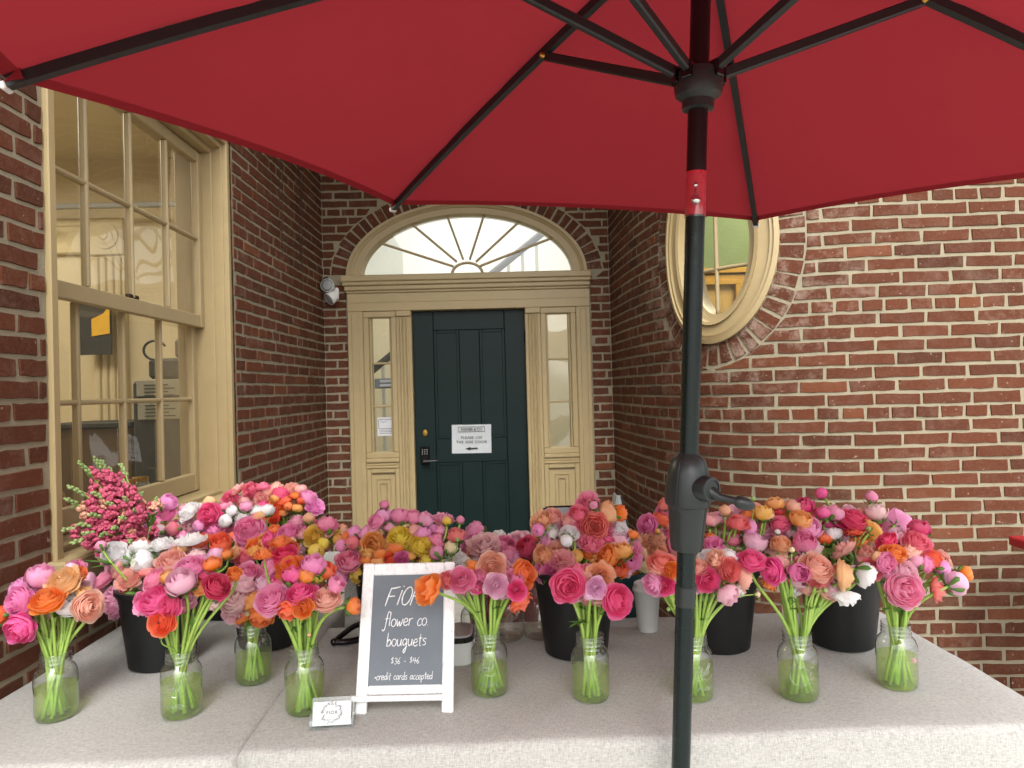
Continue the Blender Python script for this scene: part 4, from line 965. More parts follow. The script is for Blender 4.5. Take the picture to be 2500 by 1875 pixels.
cbox("slate", (fw-.002, .062, -th+.003), (Wc-fw+.002, Lc-.029, -.006), SLATE, 0)
m = MB()
for sx_ in (.02, Wc-.03):
    a_ = CB @ Vector((sx_, Lc*.8, -th-.004)); b_ = Vector((a_.x, a_.y+.22, TZ+.004)); m.bar(a_, b_, .022, .010, (0, 1, 0), 0, .002)
adopt(cbt, m.build("back_legs", WOODW))
G = {'F': ([[(0, 0), (0, 1), (.05, 2)], [(0, 1.95), (.5, 2.0), (1.0, 2.12)], [(.02, 1.05), (.4, 1.08), (.75, 1.1)]], 1.15), 'I': ([[(.2, 0), (.2, .9), (.24, 1.65)], [(.25, 2.05), (.29, 2.12)]], .5),
     'O': ([[(.5+.48*math.sin(t), 1+1.0*math.cos(t)) for t in [.2+.42*k for k in range(16)]]], 1.15), 'R': ([[(0, 0), (.02, 1), (.03, 2)], [(.0, 1.95), (.6, 2.05), (.92, 1.6), (.6, 1.12), (.05, 1.0)], [(.35, 1.05), (.7, .5), (1.05, -.05)]], 1.2),
     'f': ([[(.78, 1.75), (.6, 1.98), (.38, 1.7), (.3, .5), (.18, -.5), (-.05, -.72), (-.2, -.5)], [(0, .95), (.65, 1.02)]], .72), 'l': ([[(.15, 1.9), (.13, .8), (.15, .1), (.28, .02)]], .42),
     'o': ([[(.4+.38*math.sin(t), .5+.52*math.cos(t)) for t in [.3+.45*k for k in range(15)]]], .92), 'w': ([[(0, 1), (.1, .3), (.25, .02), (.45, .7), (.62, .02), (.85, .5), (.98, 1.05)]], 1.12),
     'e': ([[(.05, .45), (.45, .5), (.68, .65), (.55, .98), (.25, .95), (.04, .5), (.2, .06), (.5, 0), (.78, .2)]], .86), 'r': ([[(.1, 1), (.12, .5), (.1, 0)], [(.12, .55), (.3, .9), (.65, 1.0)]], .7),
     'c': ([[(.68, .82), (.45, 1), (.12, .6), (.15, .12), (.45, 0), (.72, .18)]], .8), '.': ([[(.1, .0), (.14, .05)]], .35), 'b': ([[(.12, 2), (.1, 1), (.08, 0)], [(.1, .6), (.45, .98), (.76, .6), (.55, .08), (.08, .05)]], .92),
     'u': ([[(.05, 1), (.08, .3), (.3, 0), (.6, .25), (.7, 1)], [(.7, 1), (.72, .3), (.82, 0)]], .95), 'q': ([[(.7, .9), (.35, 1), (.05, .55), (.28, .05), (.68, .4)], [(.72, 1), (.72, .2), (.68, -.6), (.45, -1.05), (.28, -.8), (.5, -.4), (.85, -.1)]], .95),
     't': ([[(.32, 1.75), (.28, .8), (.3, .1), (.5, 0)], [(0, 1.1), (.65, 1.18)]], .72), 's': ([[(.66, .9), (.35, 1), (.12, .75), (.58, .38), (.5, .05), (.03, .05)]], .78),
     '$': ([[(.6, 1.5), (.3, 1.62), (.1, 1.25), (.6, .75), (.45, .32), (.05, .38)], [(.38, 1.9), (.34, .1)]], .85), '3': ([[(.05, 1.42), (.4, 1.6), (.65, 1.25), (.3, .88), (.7, .5), (.4, .0), (.0, .15)]], .82),
     '6': ([[(.6, 1.7), (.2, 1.0), (.08, .4), (.35, 0), (.65, .32), (.4, .75), (.1, .4)]], .82), '4': ([[(.2, 1.55), (.05, .8), (.78, .85)], [(.6, 1.6), (.55, .8), (.52, -.05)]], .9), '-': ([[(.05, .65), (.55, .7)]], .75),
     '*': ([[(.05, .5), (.45, .7)], [(.15, .8), (.35, .35)], [(.1, .4), (.42, .82)]], .6), 'd': ([[(.7, .8), (.35, 1), (.05, .5), (.25, .02), (.68, .35)], [(.76, 2), (.74, 1), (.76, 0)]], .98), 'i': ([[(.15, 1), (.17, 0)], [(.2, 1.5), (.24, 1.56)]], .42),
     'a': ([[(.65, .85), (.35, 1), (.05, .5), (.25, .02), (.63, .35)], [(.7, 1), (.7, .3), (.8, 0)]], .94), 'p': ([[(.12, 1), (.1, 0), (.06, -.85)], [(.1, .65), (.45, 1), (.76, .6), (.5, .05), (.1, .2)]], .94), ' ': ([], .75)}
def board_uv(x, y):                                   # zoomed photo crop -> board coordinates
    t = (1450-y)/1388.0; return ((x-(320+60*t))/(908-83*t)*Wc, Lc*t**1.03)
wr = MB()
def write(s, x0, x1, yb, xh, r, shear=.22, seed=0):
    rnd = random.Random(seed); wtot = sum(G[c][1] for c in s)
    u0, v0 = board_uv(x0, yb); u1, v1 = board_uv(x1, yb); _, vt = board_uv(x0, yb-xh); hgt = vt-v0; k = (u1-u0)/wtot; cur = u0
    for ci, c in enumerate(s):
        st, w = G[c]; jy = rnd.uniform(-.06, .06)*hgt
        for line in st:
            P = [CB @ Vector((cur+(p[0]+shear*p[1])*k, v0+(v1-v0)*(cur-u0)/(u1-u0)+jy+p[1]*hgt, -.0055)) for p in line]
            P = smooth_line(P, 5); wr.tube(P, [r*.84*(.8+.35*abs(math.sin(i*.37+ci))) for i in range(len(P))], 6)
        cur += w*k
write("FIOR", 580, 905, 465, 84, .00185, .30, 1); write("flower co.", 572, 985, 655, 66, .0013, .14, 2); write("bouquets", 596, 965, 838, 62, .0013, .10, 3)
write("$36 - $46", 640, 905, 1000, 34, .0008, .10, 4); write("*credit cards accepted", 492, 1030, 1142, 36, .00085, .10, 5)
adopt(cbt, wr.build("chalk_lettering", CHALK, None, True))

# ------------------------------------------------------------------ business cards in an acrylic stand
cb = atz(807, 1781, TZ); cb.y += .012
cs = thing("card_holder", "clear acrylic card holder with white business cards in front of a jar", "card holder", cb)
RC = Matrix.Translation(cb) @ Matrix.Rotation(.05, 4, 'Z') @ Matrix.Rotation(math.radians(-22), 4, 'X')
cw, chh = .089, .052
m = MB(); m.box((-.051, -.016, .0), (.051, .03, .003), 0, Matrix.Translation(cb) @ Matrix.Rotation(.05, 4, 'Z'), .001); m.box((-.051, .006, .003), (.051, .0085, .066), 0, RC, .001); m.box((-.051, -.012, .003), (-.0485, .006, .03), 0, RC, .001); m.box((.0485, -.012, .003), (.051, .006, .03), 0, RC, .001); m.box((-.051, -.0145, .003), (.051, -.0122, .017), 0, RC, .001)
adopt(cs, m.build("stand", ACRYL))
m = MB()
for k in range(8): m.box((-cw/2+.0004*(k % 3), -.0065+.0012*k, .004), (cw/2-.0003*(k % 2), -.0058+.0012*k, .004+chh-.0003*k), 0, RC)
adopt(cs, m.build("cards", PAPER))
m = MB(); rnd = random.Random(4)
vs, fs = text_mesh("FIOR", .0105, 0, 0, 'CENTER', 1.25); m.add([RC @ Vector((p[0], -.0068, p[1]+.028)) for p in vs], fs)
for k in range(46):
    a_ = 2*math.pi*k/46; r = .021+rnd.uniform(-.0025, .0025); c = Vector((r*math.cos(a_), 0, .031+r*.92*math.sin(a_))); b_ = a_+rnd.uniform(-1, 2.5); d = Vector((math.cos(b_), 0, math.sin(b_)))*.0042
    pts = [RC @ (Vector((0, -.0068, 0))+c+d*t+Vector((-d.z, 0, d.x))*.35*math.sin(math.pi*t)) for t in (0, .33, .66, 1)]; m.tube(pts, .00065, 4)
adopt(cs, m.build("print", INK))

# ------------------------------------------------------------------ small things among the buckets
cu = thing("paper_cup", "pale grey lidded paper coffee cup beside the umbrella pole", "cup", base_at(1582, 1547, .032))
m = MB(); m.lathe([(.029, 0), (.031, .001), (.0425, .128), (.0435, .129)], 32); m.build("cup", CUPM, cu, False, 40)
m = MB(); m.lathe([(.0445, .126), (.046, .129), (.046, .136), (.043, .139), (.0415, .152), (.039, .154), (.037, .150), (.001, .149)], 32, cap0=False); m.build("lid", simple("cup_lid", (196, 196, 196), .4), cu, False, 40)
eb = thing("enamel_box", "white enamel box with black rim and grey lid behind the chalkboard", "box", atz(1085, 1625, TZ)+Vector((0, .05, 0)))
def rrect(mb, w, d, r, lev, n=6):
    vs = []; C = [(w-r, d-r, 0), (-w+r, d-r, 1), (-w+r, -d+r, 2), (w-r, -d+r, 3)]; per = 4*(n+1)
    for (o, z) in lev:
        for cx, cy_, q in C:
            for i in range(n+1):
                a = math.pi/2*(q+i/n); vs.append((cx+(r+o)*math.cos(a), cy_+(r+o)*math.sin(a), z))
    fs = [(a*per+i, a*per+(i+1) % per, (a+1)*per+(i+1) % per, (a+1)*per+i) for a in range(len(lev)-1) for i in range(per)]
    fs += [tuple(range(per))[::-1], tuple((len(lev)-1)*per+i for i in range(per))]; mb.add(vs, fs)
m = MB(); rrect(m, .082, .062, .03, [(-.004, 0), (0, .004), (.001, .066)]); m.build("body", ENAMEL, eb, False, 40)
m = MB(); rrect(m, .082, .062, .03, [(.001, .066), (.0045, .067), (.0045, .078), (.001, .079)]); m.build("rim", BLACK_G, eb, False, 40)
m = MB(); rrect(m, .080, .060, .029, [(.0, .0795), (.002, .082), (.001, .085), (-.006, .0855), (-.009, .083)]); m.build("lid", LIDM, eb, False, 40)
bh = thing("plastic_scoop", "glossy black plastic handle lying behind the chalkboard", "tool", atz(840, 1575, TZ))
p0 = atz(816, 1577, TZ)+Vector((0, 0, .012)); m = MB()
m.tube(smooth_line([p0, p0+Vector((.02, .03, .012)), p0+Vector((.055, .055, .03)), p0+Vector((.10, .07, .034))], 5), [.009]*16, 8); m.tube(smooth_line([p0, p0+Vector((.03, .004, -.002)), p0+Vector((.07, .02, -.002)), p0+Vector((.11, .05, .0))], 5), [.010]*16, 8); m.sphere(p0, .012, 10, 8)
adopt(bh, m.build("handle", BLACK_G, None, True))
tr = thing("enamel_tray", "pale tray with black rim propped behind the coral blooms", "tray", at(1395, 1290, 2.28))
TRM = Matrix.Translation(at(1392, 1255, 2.30)) @ Matrix.Rotation(math.radians(80), 4, 'X')
mm = MB(); rrect(mm, .10, .15, .03, [(-.01, 0), (0, .004), (.004, .02)]); m = MB(); m.add([TRM @ Vector((v[0], v[1]-.13, v[2])) for v in mm.v], mm.f); adopt(tr, m.build("body", simple("pale_tray", (176, 182, 182), .3), None, False, 40))
mm = MB(); rrect(mm, .10, .15, .03, [(.003, .016), (.009, .018), (.009, .026), (.003, .027)]); m = MB(); m.add([TRM @ Vector((v[0], v[1]-.13, v[2]-.002)) for v in mm.v], mm.f[:-1]); adopt(tr, m.build("rim", BLACK_G, None, False, 40))
# floor sign in the right corner of the recess
fs0 = at(1508, 1206, 4.5); fsn = thing("floor_sign", "grey folding floor sign with a handle hole in the right corner of the recess", "sign", (fs0.x, 4.5, 0))
m = MB()
for sgn in (-1, 1):
    top = Vector((fs0.x+sgn*.012, 4.5, fs0.z)); bot = Vector((fs0.x+sgn*.17, 4.5, .005))
    pnl = MB(); pnl.bar(bot, top, .14, .012, (1 if sgn < 0 else -1, 0, .3), 0, .004); adopt(fsn, pnl.build("panel", GREY_P if sgn < 0 else DARK))
m = MB(); m.add([(fs0.x-.012, 4.44, fs0.z), (fs0.x+.012, 4.44, fs0.z), (fs0.x+.11, 4.44, fs0.z-.6), (fs0.x-.11, 4.44, fs0.z-.6)], [(0, 1, 2, 3)]); adopt(fsn, m.build("end_web", GREY_P))
m = MB(); m.lathe([(.02, 0), (.02, .004)], 16, Matrix.Translation((fs0.x+.003, 4.437, fs0.z-.11)) @ Matrix.Rotation(math.pi/2, 4, 'X')); adopt(fsn, m.build("handle_hole", BLACK_G))
# red table at the right edge
rt = thing("red_table", "red painted wooden table at the right edge against the brick wall", "table", (2.35, 2.75, 0))
c0 = at(2470, 1322, 2.85); m = MB()
for k in range(4): m.box((c0.x, 2.32+.14*k, c0.z-.02), (c0.x+.9, 2.32+.14*k+.132, c0.z+.02), 0, None, .006)
adopt(rt, m.build("tabletop", RED_P))
for y in (2.40, 2.80):
    m = MB(); m.bar((c0.x+.17, y, c0.z-.02), (c0.x+.02, y, 0), .09, .04, (0, 1, 0), 0, .006); adopt(rt, m.build("leg", RED_P))
# ------------------------------------------------------------------ ranunculus blooms
def petal(m, rnd, az, dth, base, ctl, rim, lay, ruff, nu=8, nv=6, v0=0.0, notch=.22, spiral=.05):
    ph = rnd.random()*6.28; tw = rnd.uniform(-1, 1)*ruff; rz_ = rnd.uniform(-1, 1)*ruff*.8; sp = spiral*(1 if rnd.random() < .75 else -1); ln = rnd.uniform(.92, 1.05)
    vs = []; rim_a = []
    for j in range(nv+1):
        for i in range(nu+1):
            u = 2*i/nu-1; ve = (1-notch*abs(u)**2.6)*ln; v = v0+(ve-v0)*j/nv; a = 1-v
            r = base[0]*a*a+2*ctl[0]*a*v+rim[0]*v*v; z = base[1]*a*a+2*ctl[1]*a*v+rim[1]*v*v
            w = max(0, v-.35)
            r += sp*u*.6+w*(ruff*.9*math.sin(u*4.2+ph)+tw*.5); z += w*(ruff*.7*math.sin(u*5.3+ph*1.7)+rz_)
            th = az+u*dth*(.35+.65*min(1, v*1.6)); vs.append((r*math.cos(th), r*math.sin(th), z)); rim_a.append(j/nv)
    fs = [(j*(nu+1)+i, j*(nu+1)+i+1, (j+1)*(nu+1)+i+1, (j+1)*(nu+1)+i) for j in range(nv) for i in range(nu)]
    m.add(vs, fs, 0, lay=lay, rim=rim_a)
def bloom_mesh(kind, seed):
    rnd = random.Random(seed*31+len(kind)); m = MB(); g = rnd.random()*6.28; dome = rnd.uniform(-.06, .08)
    if kind == 'full':
        K = 9
        for k in range(K):
            f = k/(K-1); rho = .10+.80*f**.95; zr = .44+dome-.52*f**1.7+(-.12 if f < .1 else 0); n = 3 if f < .2 else (4 if f < .5 else 5); g += 2.4
            for q in range(n): petal(m, rnd, g+2*math.pi*q/n+rnd.uniform(-.15, .15), math.pi/n*1.5, (.06, -.62), (rho*1.06+.05, zr*.5-.40), (rho+rnd.uniform(-.035, .03), zr+rnd.uniform(-.04, .04)), f, .035+.05*f, 8, 5, .0 if f > .8 else .42, .20, .045)
        for q in range(5): petal(m, rnd, g+2*math.pi*q/5+rnd.uniform(-.3, .3), .78, (.06, -.62), (.85, -.62), (1.06+rnd.uniform(-.06, .06), -.22+rnd.uniform(-.12, .12)), 1.0, .12, 9, 6, 0, .26)
        m.sphere((0, 0, .26+dome), .06, 8, 5, 1 if seed == 0 else 0)
    elif kind == 'rose':                                 # looser, fewer and broader petals
        K = 7
        for k in range(K):
            f = k/(K-1); rho = .10+.78*f; zr = .46+dome-.46*f*f; n = 3 if f < .3 else 5; g += 2.0
            for q in range(n): petal(m, rnd, g+2*math.pi*q/n+rnd.uniform(-.3, .3), math.pi/n*1.6, (.06, -.62), (rho*1.28+.12, zr*.4-.40), (rho+rnd.uniform(-.05, .05), zr+rnd.uniform(-.05, .05)), f, .09+.05*f, 8, 5, .0 if f > .7 else .35, .24, .06)
        for q in range(5): petal(m, rnd, g+2*math.pi*q/5+rnd.uniform(-.3, .3), .85, (.06, -.62), (.9, -.66), (1.1+rnd.uniform(-.1, .05), -.10+rnd.uniform(-.22, .15)), 1.0, .15, 9, 7, 0, .24)
    elif kind == 'cup':
        K = 7
        for k in range(K):
            f = k/(K-1); rho = .10+.60*f; zr = .58-.06*f+dome; n = 3 if f < .4 else 5; g += 2.2
            for q in range(n): petal(m, rnd, g+2*math.pi*q/n+rnd.uniform(-.2, .2), math.pi/n*1.55, (.06, -.78), (rho*1.35+.22, -.28), (rho+rnd.uniform(-.04, .04), zr+rnd.uniform(-.05, .06)), .25+.75*f, .05+.05*f, 8, 6, 0 if f > .6 else .35, .28, .05)
        for q in range(2): petal(m, rnd, g+3.0*q+rnd.uniform(-.5, .5), .62, (.06, -.78), (1.1, -.6), (.98, .25+rnd.uniform(-.2, .1)), 1.0, .12, 6, 6, 0, .3)
    elif kind == 'bud':
        K = 5
        for k in range(K):
            f = k/(K-1); rho = .03+.30*f; zr = .86-.16*f; n = 3 if f < .5 else 4; g += 1.9
            for q in range(n): petal(m, rnd, g+2*math.pi*q/n+rnd.uniform(-.2, .2), math.pi/n*1.7, (.05, -.85), (1.02+.42*f, -.05), (rho, zr), .45+.55*f, .02+.03*f, 7, 7, 0 if f > .4 else .5, .30, .035)
    elif kind == 'open':
        K = 8
        for k in range(K):
            f = k/(K-1); rho = .14+.86*f; zr = .42-.42*f*f+dome; n = 4 if f < .3 else 8; g += 1.7
            for q in range(n): petal(m, rnd, g+2*math.pi*q/n+rnd.uniform(-.25, .25), math.pi/n*1.3, (.06, -.45), (rho*.95, -.38+.1*f), (rho+rnd.uniform(-.1, .1), zr+rnd.uniform(-.1, .1)), f, .13, 5, 6, 0 if f > .5 else .25, .30, .05)
    else:                                                # poppy-like, thin and ruffled
        for k, (n, rho, zr) in enumerate(((4, .55, .62), (5, .85, .38), (6, 1.08, .06))):
            g += 1.1
            for q in range(n): petal(m, rnd, g+2*math.pi*q/n+rnd.uniform(-.25, .25), math.pi/n*1.45, (.05, -.60), (rho*.95+.1, -.50+.1*(2-k)), (rho+rnd.uniform(-.1, .08), zr+rnd.uniform(-.15, .15)), .3+.35*k, .19, 8, 7, 0, .20, .05)
        m.sphere((0, 0, -.35), .12, 8, 5, 1)
    return m.mesh("bloom_"+kind, [PETAL, EYE], True)
BM = {k: [bloom_mesh(k, s) for s in range(4)] for k in ('full', 'rose', 'cup', 'bud', 'open', 'poppy')}
def sepal_mesh(seed):
    rnd = random.Random(seed); m = MB()
    for q in range(5): petal(m, rnd, 2*math.pi*q/5+rnd.uniform(-.2, .2), .42, (.05, -.92), (.95, -.95), (.80+rnd.uniform(-.1, .25), -.22+rnd.uniform(-.2, .1)), 1, .06, 4, 5, 0, .75, .0)
    m.lathe([(.05, -1.0), (.16, -.96), (.2, -.85), (.1, -.75)], 8)
    return m.mesh("sepals", LEAF, True)
SM = [sepal_mesh(s) for s in range(3)]
CO = {'P': ("pink", (249, 150, 188)), 'L': ("pale pink", (252, 196, 208)), 'H': ("hot pink", (240, 94, 160)), 'M': ("magenta", (216, 30, 114)), 'S': ("salmon", (253, 182, 170)), 'C': ("coral", (249, 138, 132)),
      'E': ("peach", (252, 190, 144)), 'O': ("orange", (251, 136, 14)), 'R': ("red-orange", (248, 102, 36)), 'Y': ("yellow", (255, 212, 78)), 'W': ("white", (246, 243, 234)), 'B': ("cream", (248, 214, 176)),
      'V': ("lilac pink", (247, 164, 200)), 'D': ("dusty rose", (241, 126, 158)), 'A': ("apricot", (254, 180, 92)), 'X': ("red", (210, 44, 56)), 'N': ("green", (168, 190, 112))}
FORM = {'full': "full", 'rose': "ruffled", 'cup': "half-open", 'bud': "round budded", 'open': "wide-open", 'poppy': "loose-petalled"}
BASE = {'f': Vector((0, -1, .15)), 'u': Vector((0, -.15, 1)), 'l': Vector((-1, -.1, .05)), 'r': Vector((1, -.1, .05)), 'd': Vector((0, -.3, -1)), 'b': Vector((0, 1, .25))}
# container: label phrase, (x, y) of its bouquet, list of blooms: (px, py, width px, colour, form, facing, nearness in cm)
BQ = {}
BQ['J1'] = ("the leftmost glass jar", [(97, 1405, 62, 'V', 'cup', 'u', -2), (151, 1415, 76, 'E', 'full', 'uf', 0), (173, 1388, 36, 'L', 'bud', 'u', -6), (193, 1400, 34, 'O', 'cup', 'ur', -5), (42, 1437, 62, 'V', 'full', 'ulf', -2), (39, 1470, 72, 'P', 'full', 'fffl', 3), (112, 1459, 76, 'O', 'full', 'uuf', 5), (164, 1473, 60, 'W', 'cup', 'urf', 1), (222, 1481, 70, 'S', 'full', 'rrf', 3), (206, 1452, 40, 'E', 'cup', 'ru', -2), (43, 1540, 70, 'H', 'rose', 'fffd', 6), (3, 1503, 48, 'R', 'cup', 'l', 0), (76, 1484, 30, 'O', 'poppy', 'd', -1)])
BQ['J2'] = ("the jar before the left bucket", [(461, 1378, 72, 'P', 'full', 'uuf', 1), (442, 1420, 68, 'L', 'cup', 'uuf', 5), (378, 1460, 78, 'H', 'rose', 'uf', 4), (408, 1481, 60, 'H', 'full', 'ff', 6), (391, 1520, 62, 'R', 'full', 'ff', 7), (533, 1427, 64, 'M', 'full', 'ruf', 4), (517, 1377, 42, 'O', 'cup', 'u', 0), (489, 1428, 44, 'A', 'full', 'uf', 2), (501, 1398, 44, 'M', 'rose', 'u', 0), (411, 1408, 36, 'A', 'cup', 'u', 0), (371, 1415, 60, 'P', 'full', 'luf', -1), (569, 1400, 36, 'O', 'rose', 'uf', -2), (394, 1556, 11, 'N', 'bud', 'u', 5), (340, 1491, 34, 'P', 'poppy', 'ld', 2)])
BQ['J3'] = ("the set back jar", [(570, 1459, 68, 'L', 'rose', 'fu', 4), (566, 1503, 46, 'L', 'poppy', 'fd', 3), (612, 1462, 52, 'A', 'rose', 'ul', 3), (637, 1507, 54, 'O', 'cup', 'fd', 4), (594, 1428, 56, 'L', 'poppy', 'u', 1), (679, 1427, 48, 'H', 'cup', 'u', 1), (644, 1424, 48, 'L', 'poppy', 'u', 0), (601, 1394, 56, 'P', 'full', 'uf', -3), (653, 1384, 58, 'P', 'rose', 'ulf', -3), (604, 1498, 16, 'B', 'bud', 'f', 2)])
BQ['J4'] = ("the jar behind the cards", [(660, 1459, 78, 'P', 'full', 'fu', 5), (733, 1445, 76, 'H', 'full', 'uuf', 4), (795, 1458, 70, 'S', 'full', 'uuf', 4), (737, 1484, 50, 'O', 'full', 'ff', 7), (703, 1492, 54, 'R', 'poppy', 'fd', 5), (864, 1480, 42, 'O', 'cup', 'rr', 2), (821, 1427, 46, 'P', 'cup', 'ru', 1), (746, 1406, 40, 'O', 'cup', 'u', 1), (715, 1403, 52, 'H', 'cup', 'u', 0), (709, 1386, 66, 'O', 'poppy', 'uf', -2), (764, 1378, 58, 'P', 'cup', 'u', -1), (694, 1349, 56, 'M', 'full', 'uf', -4), (644, 1353, 54, 'O', 'open', 'u', -4), (684, 1322, 54, 'O', 'open', 'u', -6), (799, 1395, 46, 'R', 'cup', 'ur', -3), (771, 1408, 40, 'Y', 'cup', 'u', -3), (755, 1550, 11, 'E', 'bud', 'u', 4)])
BQ['J5'] = ("the jar beside the chalkboard", [(1202, 1384, 68, 'S', 'full', 'ff', 3), (1126, 1412, 60, 'P', 'full', 'ffu', 5), (1170, 1415, 46, 'P', 'rose', 'f', 3), (1212, 1431, 60, 'L', 'full', 'ff', 7), (1255, 1409, 46, 'P', 'rose', 'fu', 3), (1263, 1442, 46, 'H', 'full', 'ff', 7), (1284, 1399, 62, 'O', 'rose', 'rf', 1), (1273, 1466, 66, 'R', 'poppy', 'rd', 3), (1044, 1438, 72, 'O', 'poppy', 'llfu', 13), (1085, 1417, 46, 'C', 'open', 'lf', 4), (1155, 1380, 34, 'O', 'poppy', 'u', -1), (1159, 1440, 32, 'L', 'poppy', 'd', 2)])
BQ['J6'] = ("the jar before the middle bucket", [(1386, 1430, 82, 'H', 'rose', 'ff', 6), (1464, 1409, 76, 'E', 'open', 'ff', 1), (1457, 1436, 50, 'L', 'full', 'ff', 7), (1514, 1467, 78, 'H', 'full', 'ffr', 7), (1413, 1390, 46, 'D', 'rose', 'u', -2), (1441, 1456, 34, 'L', 'poppy', 'd', 5), (1436, 1405, 40, 'S', 'cup', 'u', -1), (1480, 1440, 44, 'D', 'rose', 'u', 0), (1430, 1440, 44, 'V', 'rose', 'u', 1), (1500, 1440, 40, 'C', 'cup', 'ur', 0), (1465, 1395, 40, 'P', 'cup', 'u', -3)])
BQ['J7'] = ("the jar behind the umbrella pole", [(1618, 1369, 68, 'C', 'full', 'uuf', 3), (1641, 1392, 40, 'O', 'full', 'ff', 6), (1590, 1428, 50, 'V', 'rose', 'lf', 5), (1626, 1430, 48, 'H', 'full', 'ff', 6), (1729, 1417, 58, 'H', 'full', 'ff', 5), (1784, 1394, 58, 'C', 'full', 'ff', 5), (1781, 1362, 46, 'W', 'cup', 'ur', 1), (1743, 1364, 60, 'S', 'open', 'ul', 2), (1820, 1410, 58, 'S', 'full', 'rr', 3), (1778, 1451, 54, 'L', 'cup', 'rdf', 6), (1806, 1436, 44, 'W', 'poppy', 'rd', 2), (1709, 1383, 50, 'S', 'full', 'uf', 3), (1849, 1451, 17, 'B', 'bud', 'rr', 3), (1632, 1487, 12, 'N', 'bud', 'l', 4), (1600, 1396, 40, 'S', 'poppy', 'ld', 3)])
BQ['J8'] = ("the jar second from right", [(1997, 1379, 76, 'S', 'full', 'fu', 4), (2066, 1404, 68, 'E', 'full', 'frr', 5), (2007, 1418, 58, 'C', 'full', 'fd', 3), (1951, 1398, 50, 'P', 'cup', 'ufd', 5), (1879, 1394, 62, 'H', 'full', 'llf', 3), (1903, 1410, 34, 'P', 'poppy', 'd', 2), (2115, 1404, 54, 'W', 'cup', 'rrd', 2), (2063, 1459, 56, 'W', 'poppy', 'dd', 4), (2015, 1441, 15, 'N', 'bud', 'rf', 5), (1876, 1428, 34, 'O', 'poppy', 'ld', 0), (1904, 1370, 48, 'S', 'rose', 'u', -2), (1836, 1363, 60, 'H', 'full', 'fu', 3), (1933, 1342, 18, 'B', 'bud', 'u', 3)])
BQ['J9'] = ("the rightmost glass jar", [(2162, 1318, 52, 'M', 'rose', 'ul', -2), (2244, 1291, 48, 'M', 'cup', 'u', -3), (2243, 1322, 66, 'D', 'full', 'uf', 0), (2185, 1345, 58, 'O', 'full', 'uuf', 2), (2219, 1340, 56, 'S', 'rose', 'u', 0), (2168, 1375, 54, 'P', 'rose', 'f', 4), (2215, 1389, 58, 'L', 'full', 'ffu', 5), (2236, 1369, 42, 'V', 'bud', 'u', 2), (2268, 1378, 42, 'P', 'rose', 'fr', 3), (2281, 1360, 52, 'R', 'full', 'ruf', 1), (2212, 1440, 88, 'P', 'rose', 'ff', 7), (2288, 1440, 62, 'C', 'open', 'rrf', 4), (2333, 1422, 56, 'L', 'cup', 'rrb', 4), (2355, 1400, 38, 'O', 'cup', 'r', 2), (2301, 1389, 40, 'V', 'cup', 'r', 1), (2141, 1359, 32, 'E', 'bud', 'ul', 2), (2125, 1389, 56, 'D', 'full', 'lf', 2), (2170, 1405, 30, 'V', 'poppy', 'd', 3)])
BQ['G1'] = ("the left front bucket", [(415, 1366, 68, 'S', 'rose', 'fu', 3), (313, 1412, 68, 'S', 'open', 'uf', 3), (317, 1474, 60, 'B', 'cup', 'ld', 4), (274, 1473, 78, 'V', 'open', 'lf', 5), (216, 1427, 58, 'L', 'open', 'll', 1), (252, 1412, 56, 'P', 'full', 'lu', 0), (306, 1364, 56, 'W', 'open', 'lb', -2), (349, 1338, 62, 'W', 'open', 'ub', -3), (349, 1369, 54, 'W', 'cup', 'lf', 0), (397, 1328, 62, 'W', 'open', 'u', -4), (467, 1316, 74, 'W', 'open', 'u', -3), (527, 1347, 48, 'L', 'full', 'u', -1), (539, 1327, 54, 'R', 'cup', 'uf', -4), (553, 1354, 28, 'O', 'cup', 'u', 0), (363, 1391, 46, 'C', 'rose', 'u', 1), (246, 1333, 31, 'V', 'bud', 'ulb', 4), (288, 1390, 44, 'S', 'poppy', 'l', 0), (440, 1340, 34, 'E', 'poppy', 'u', -2), (480, 1350, 44, 'L', 'rose', 'u', -2), (330, 1440, 50, 'S', 'rose', 'f', 1), (300, 1440, 44, 'D', 'rose', 'l', 1), (470, 1460, 50, 'L', 'poppy', 'd', -2), (520, 1480, 44, 'L', 'open', 'd', -3)])
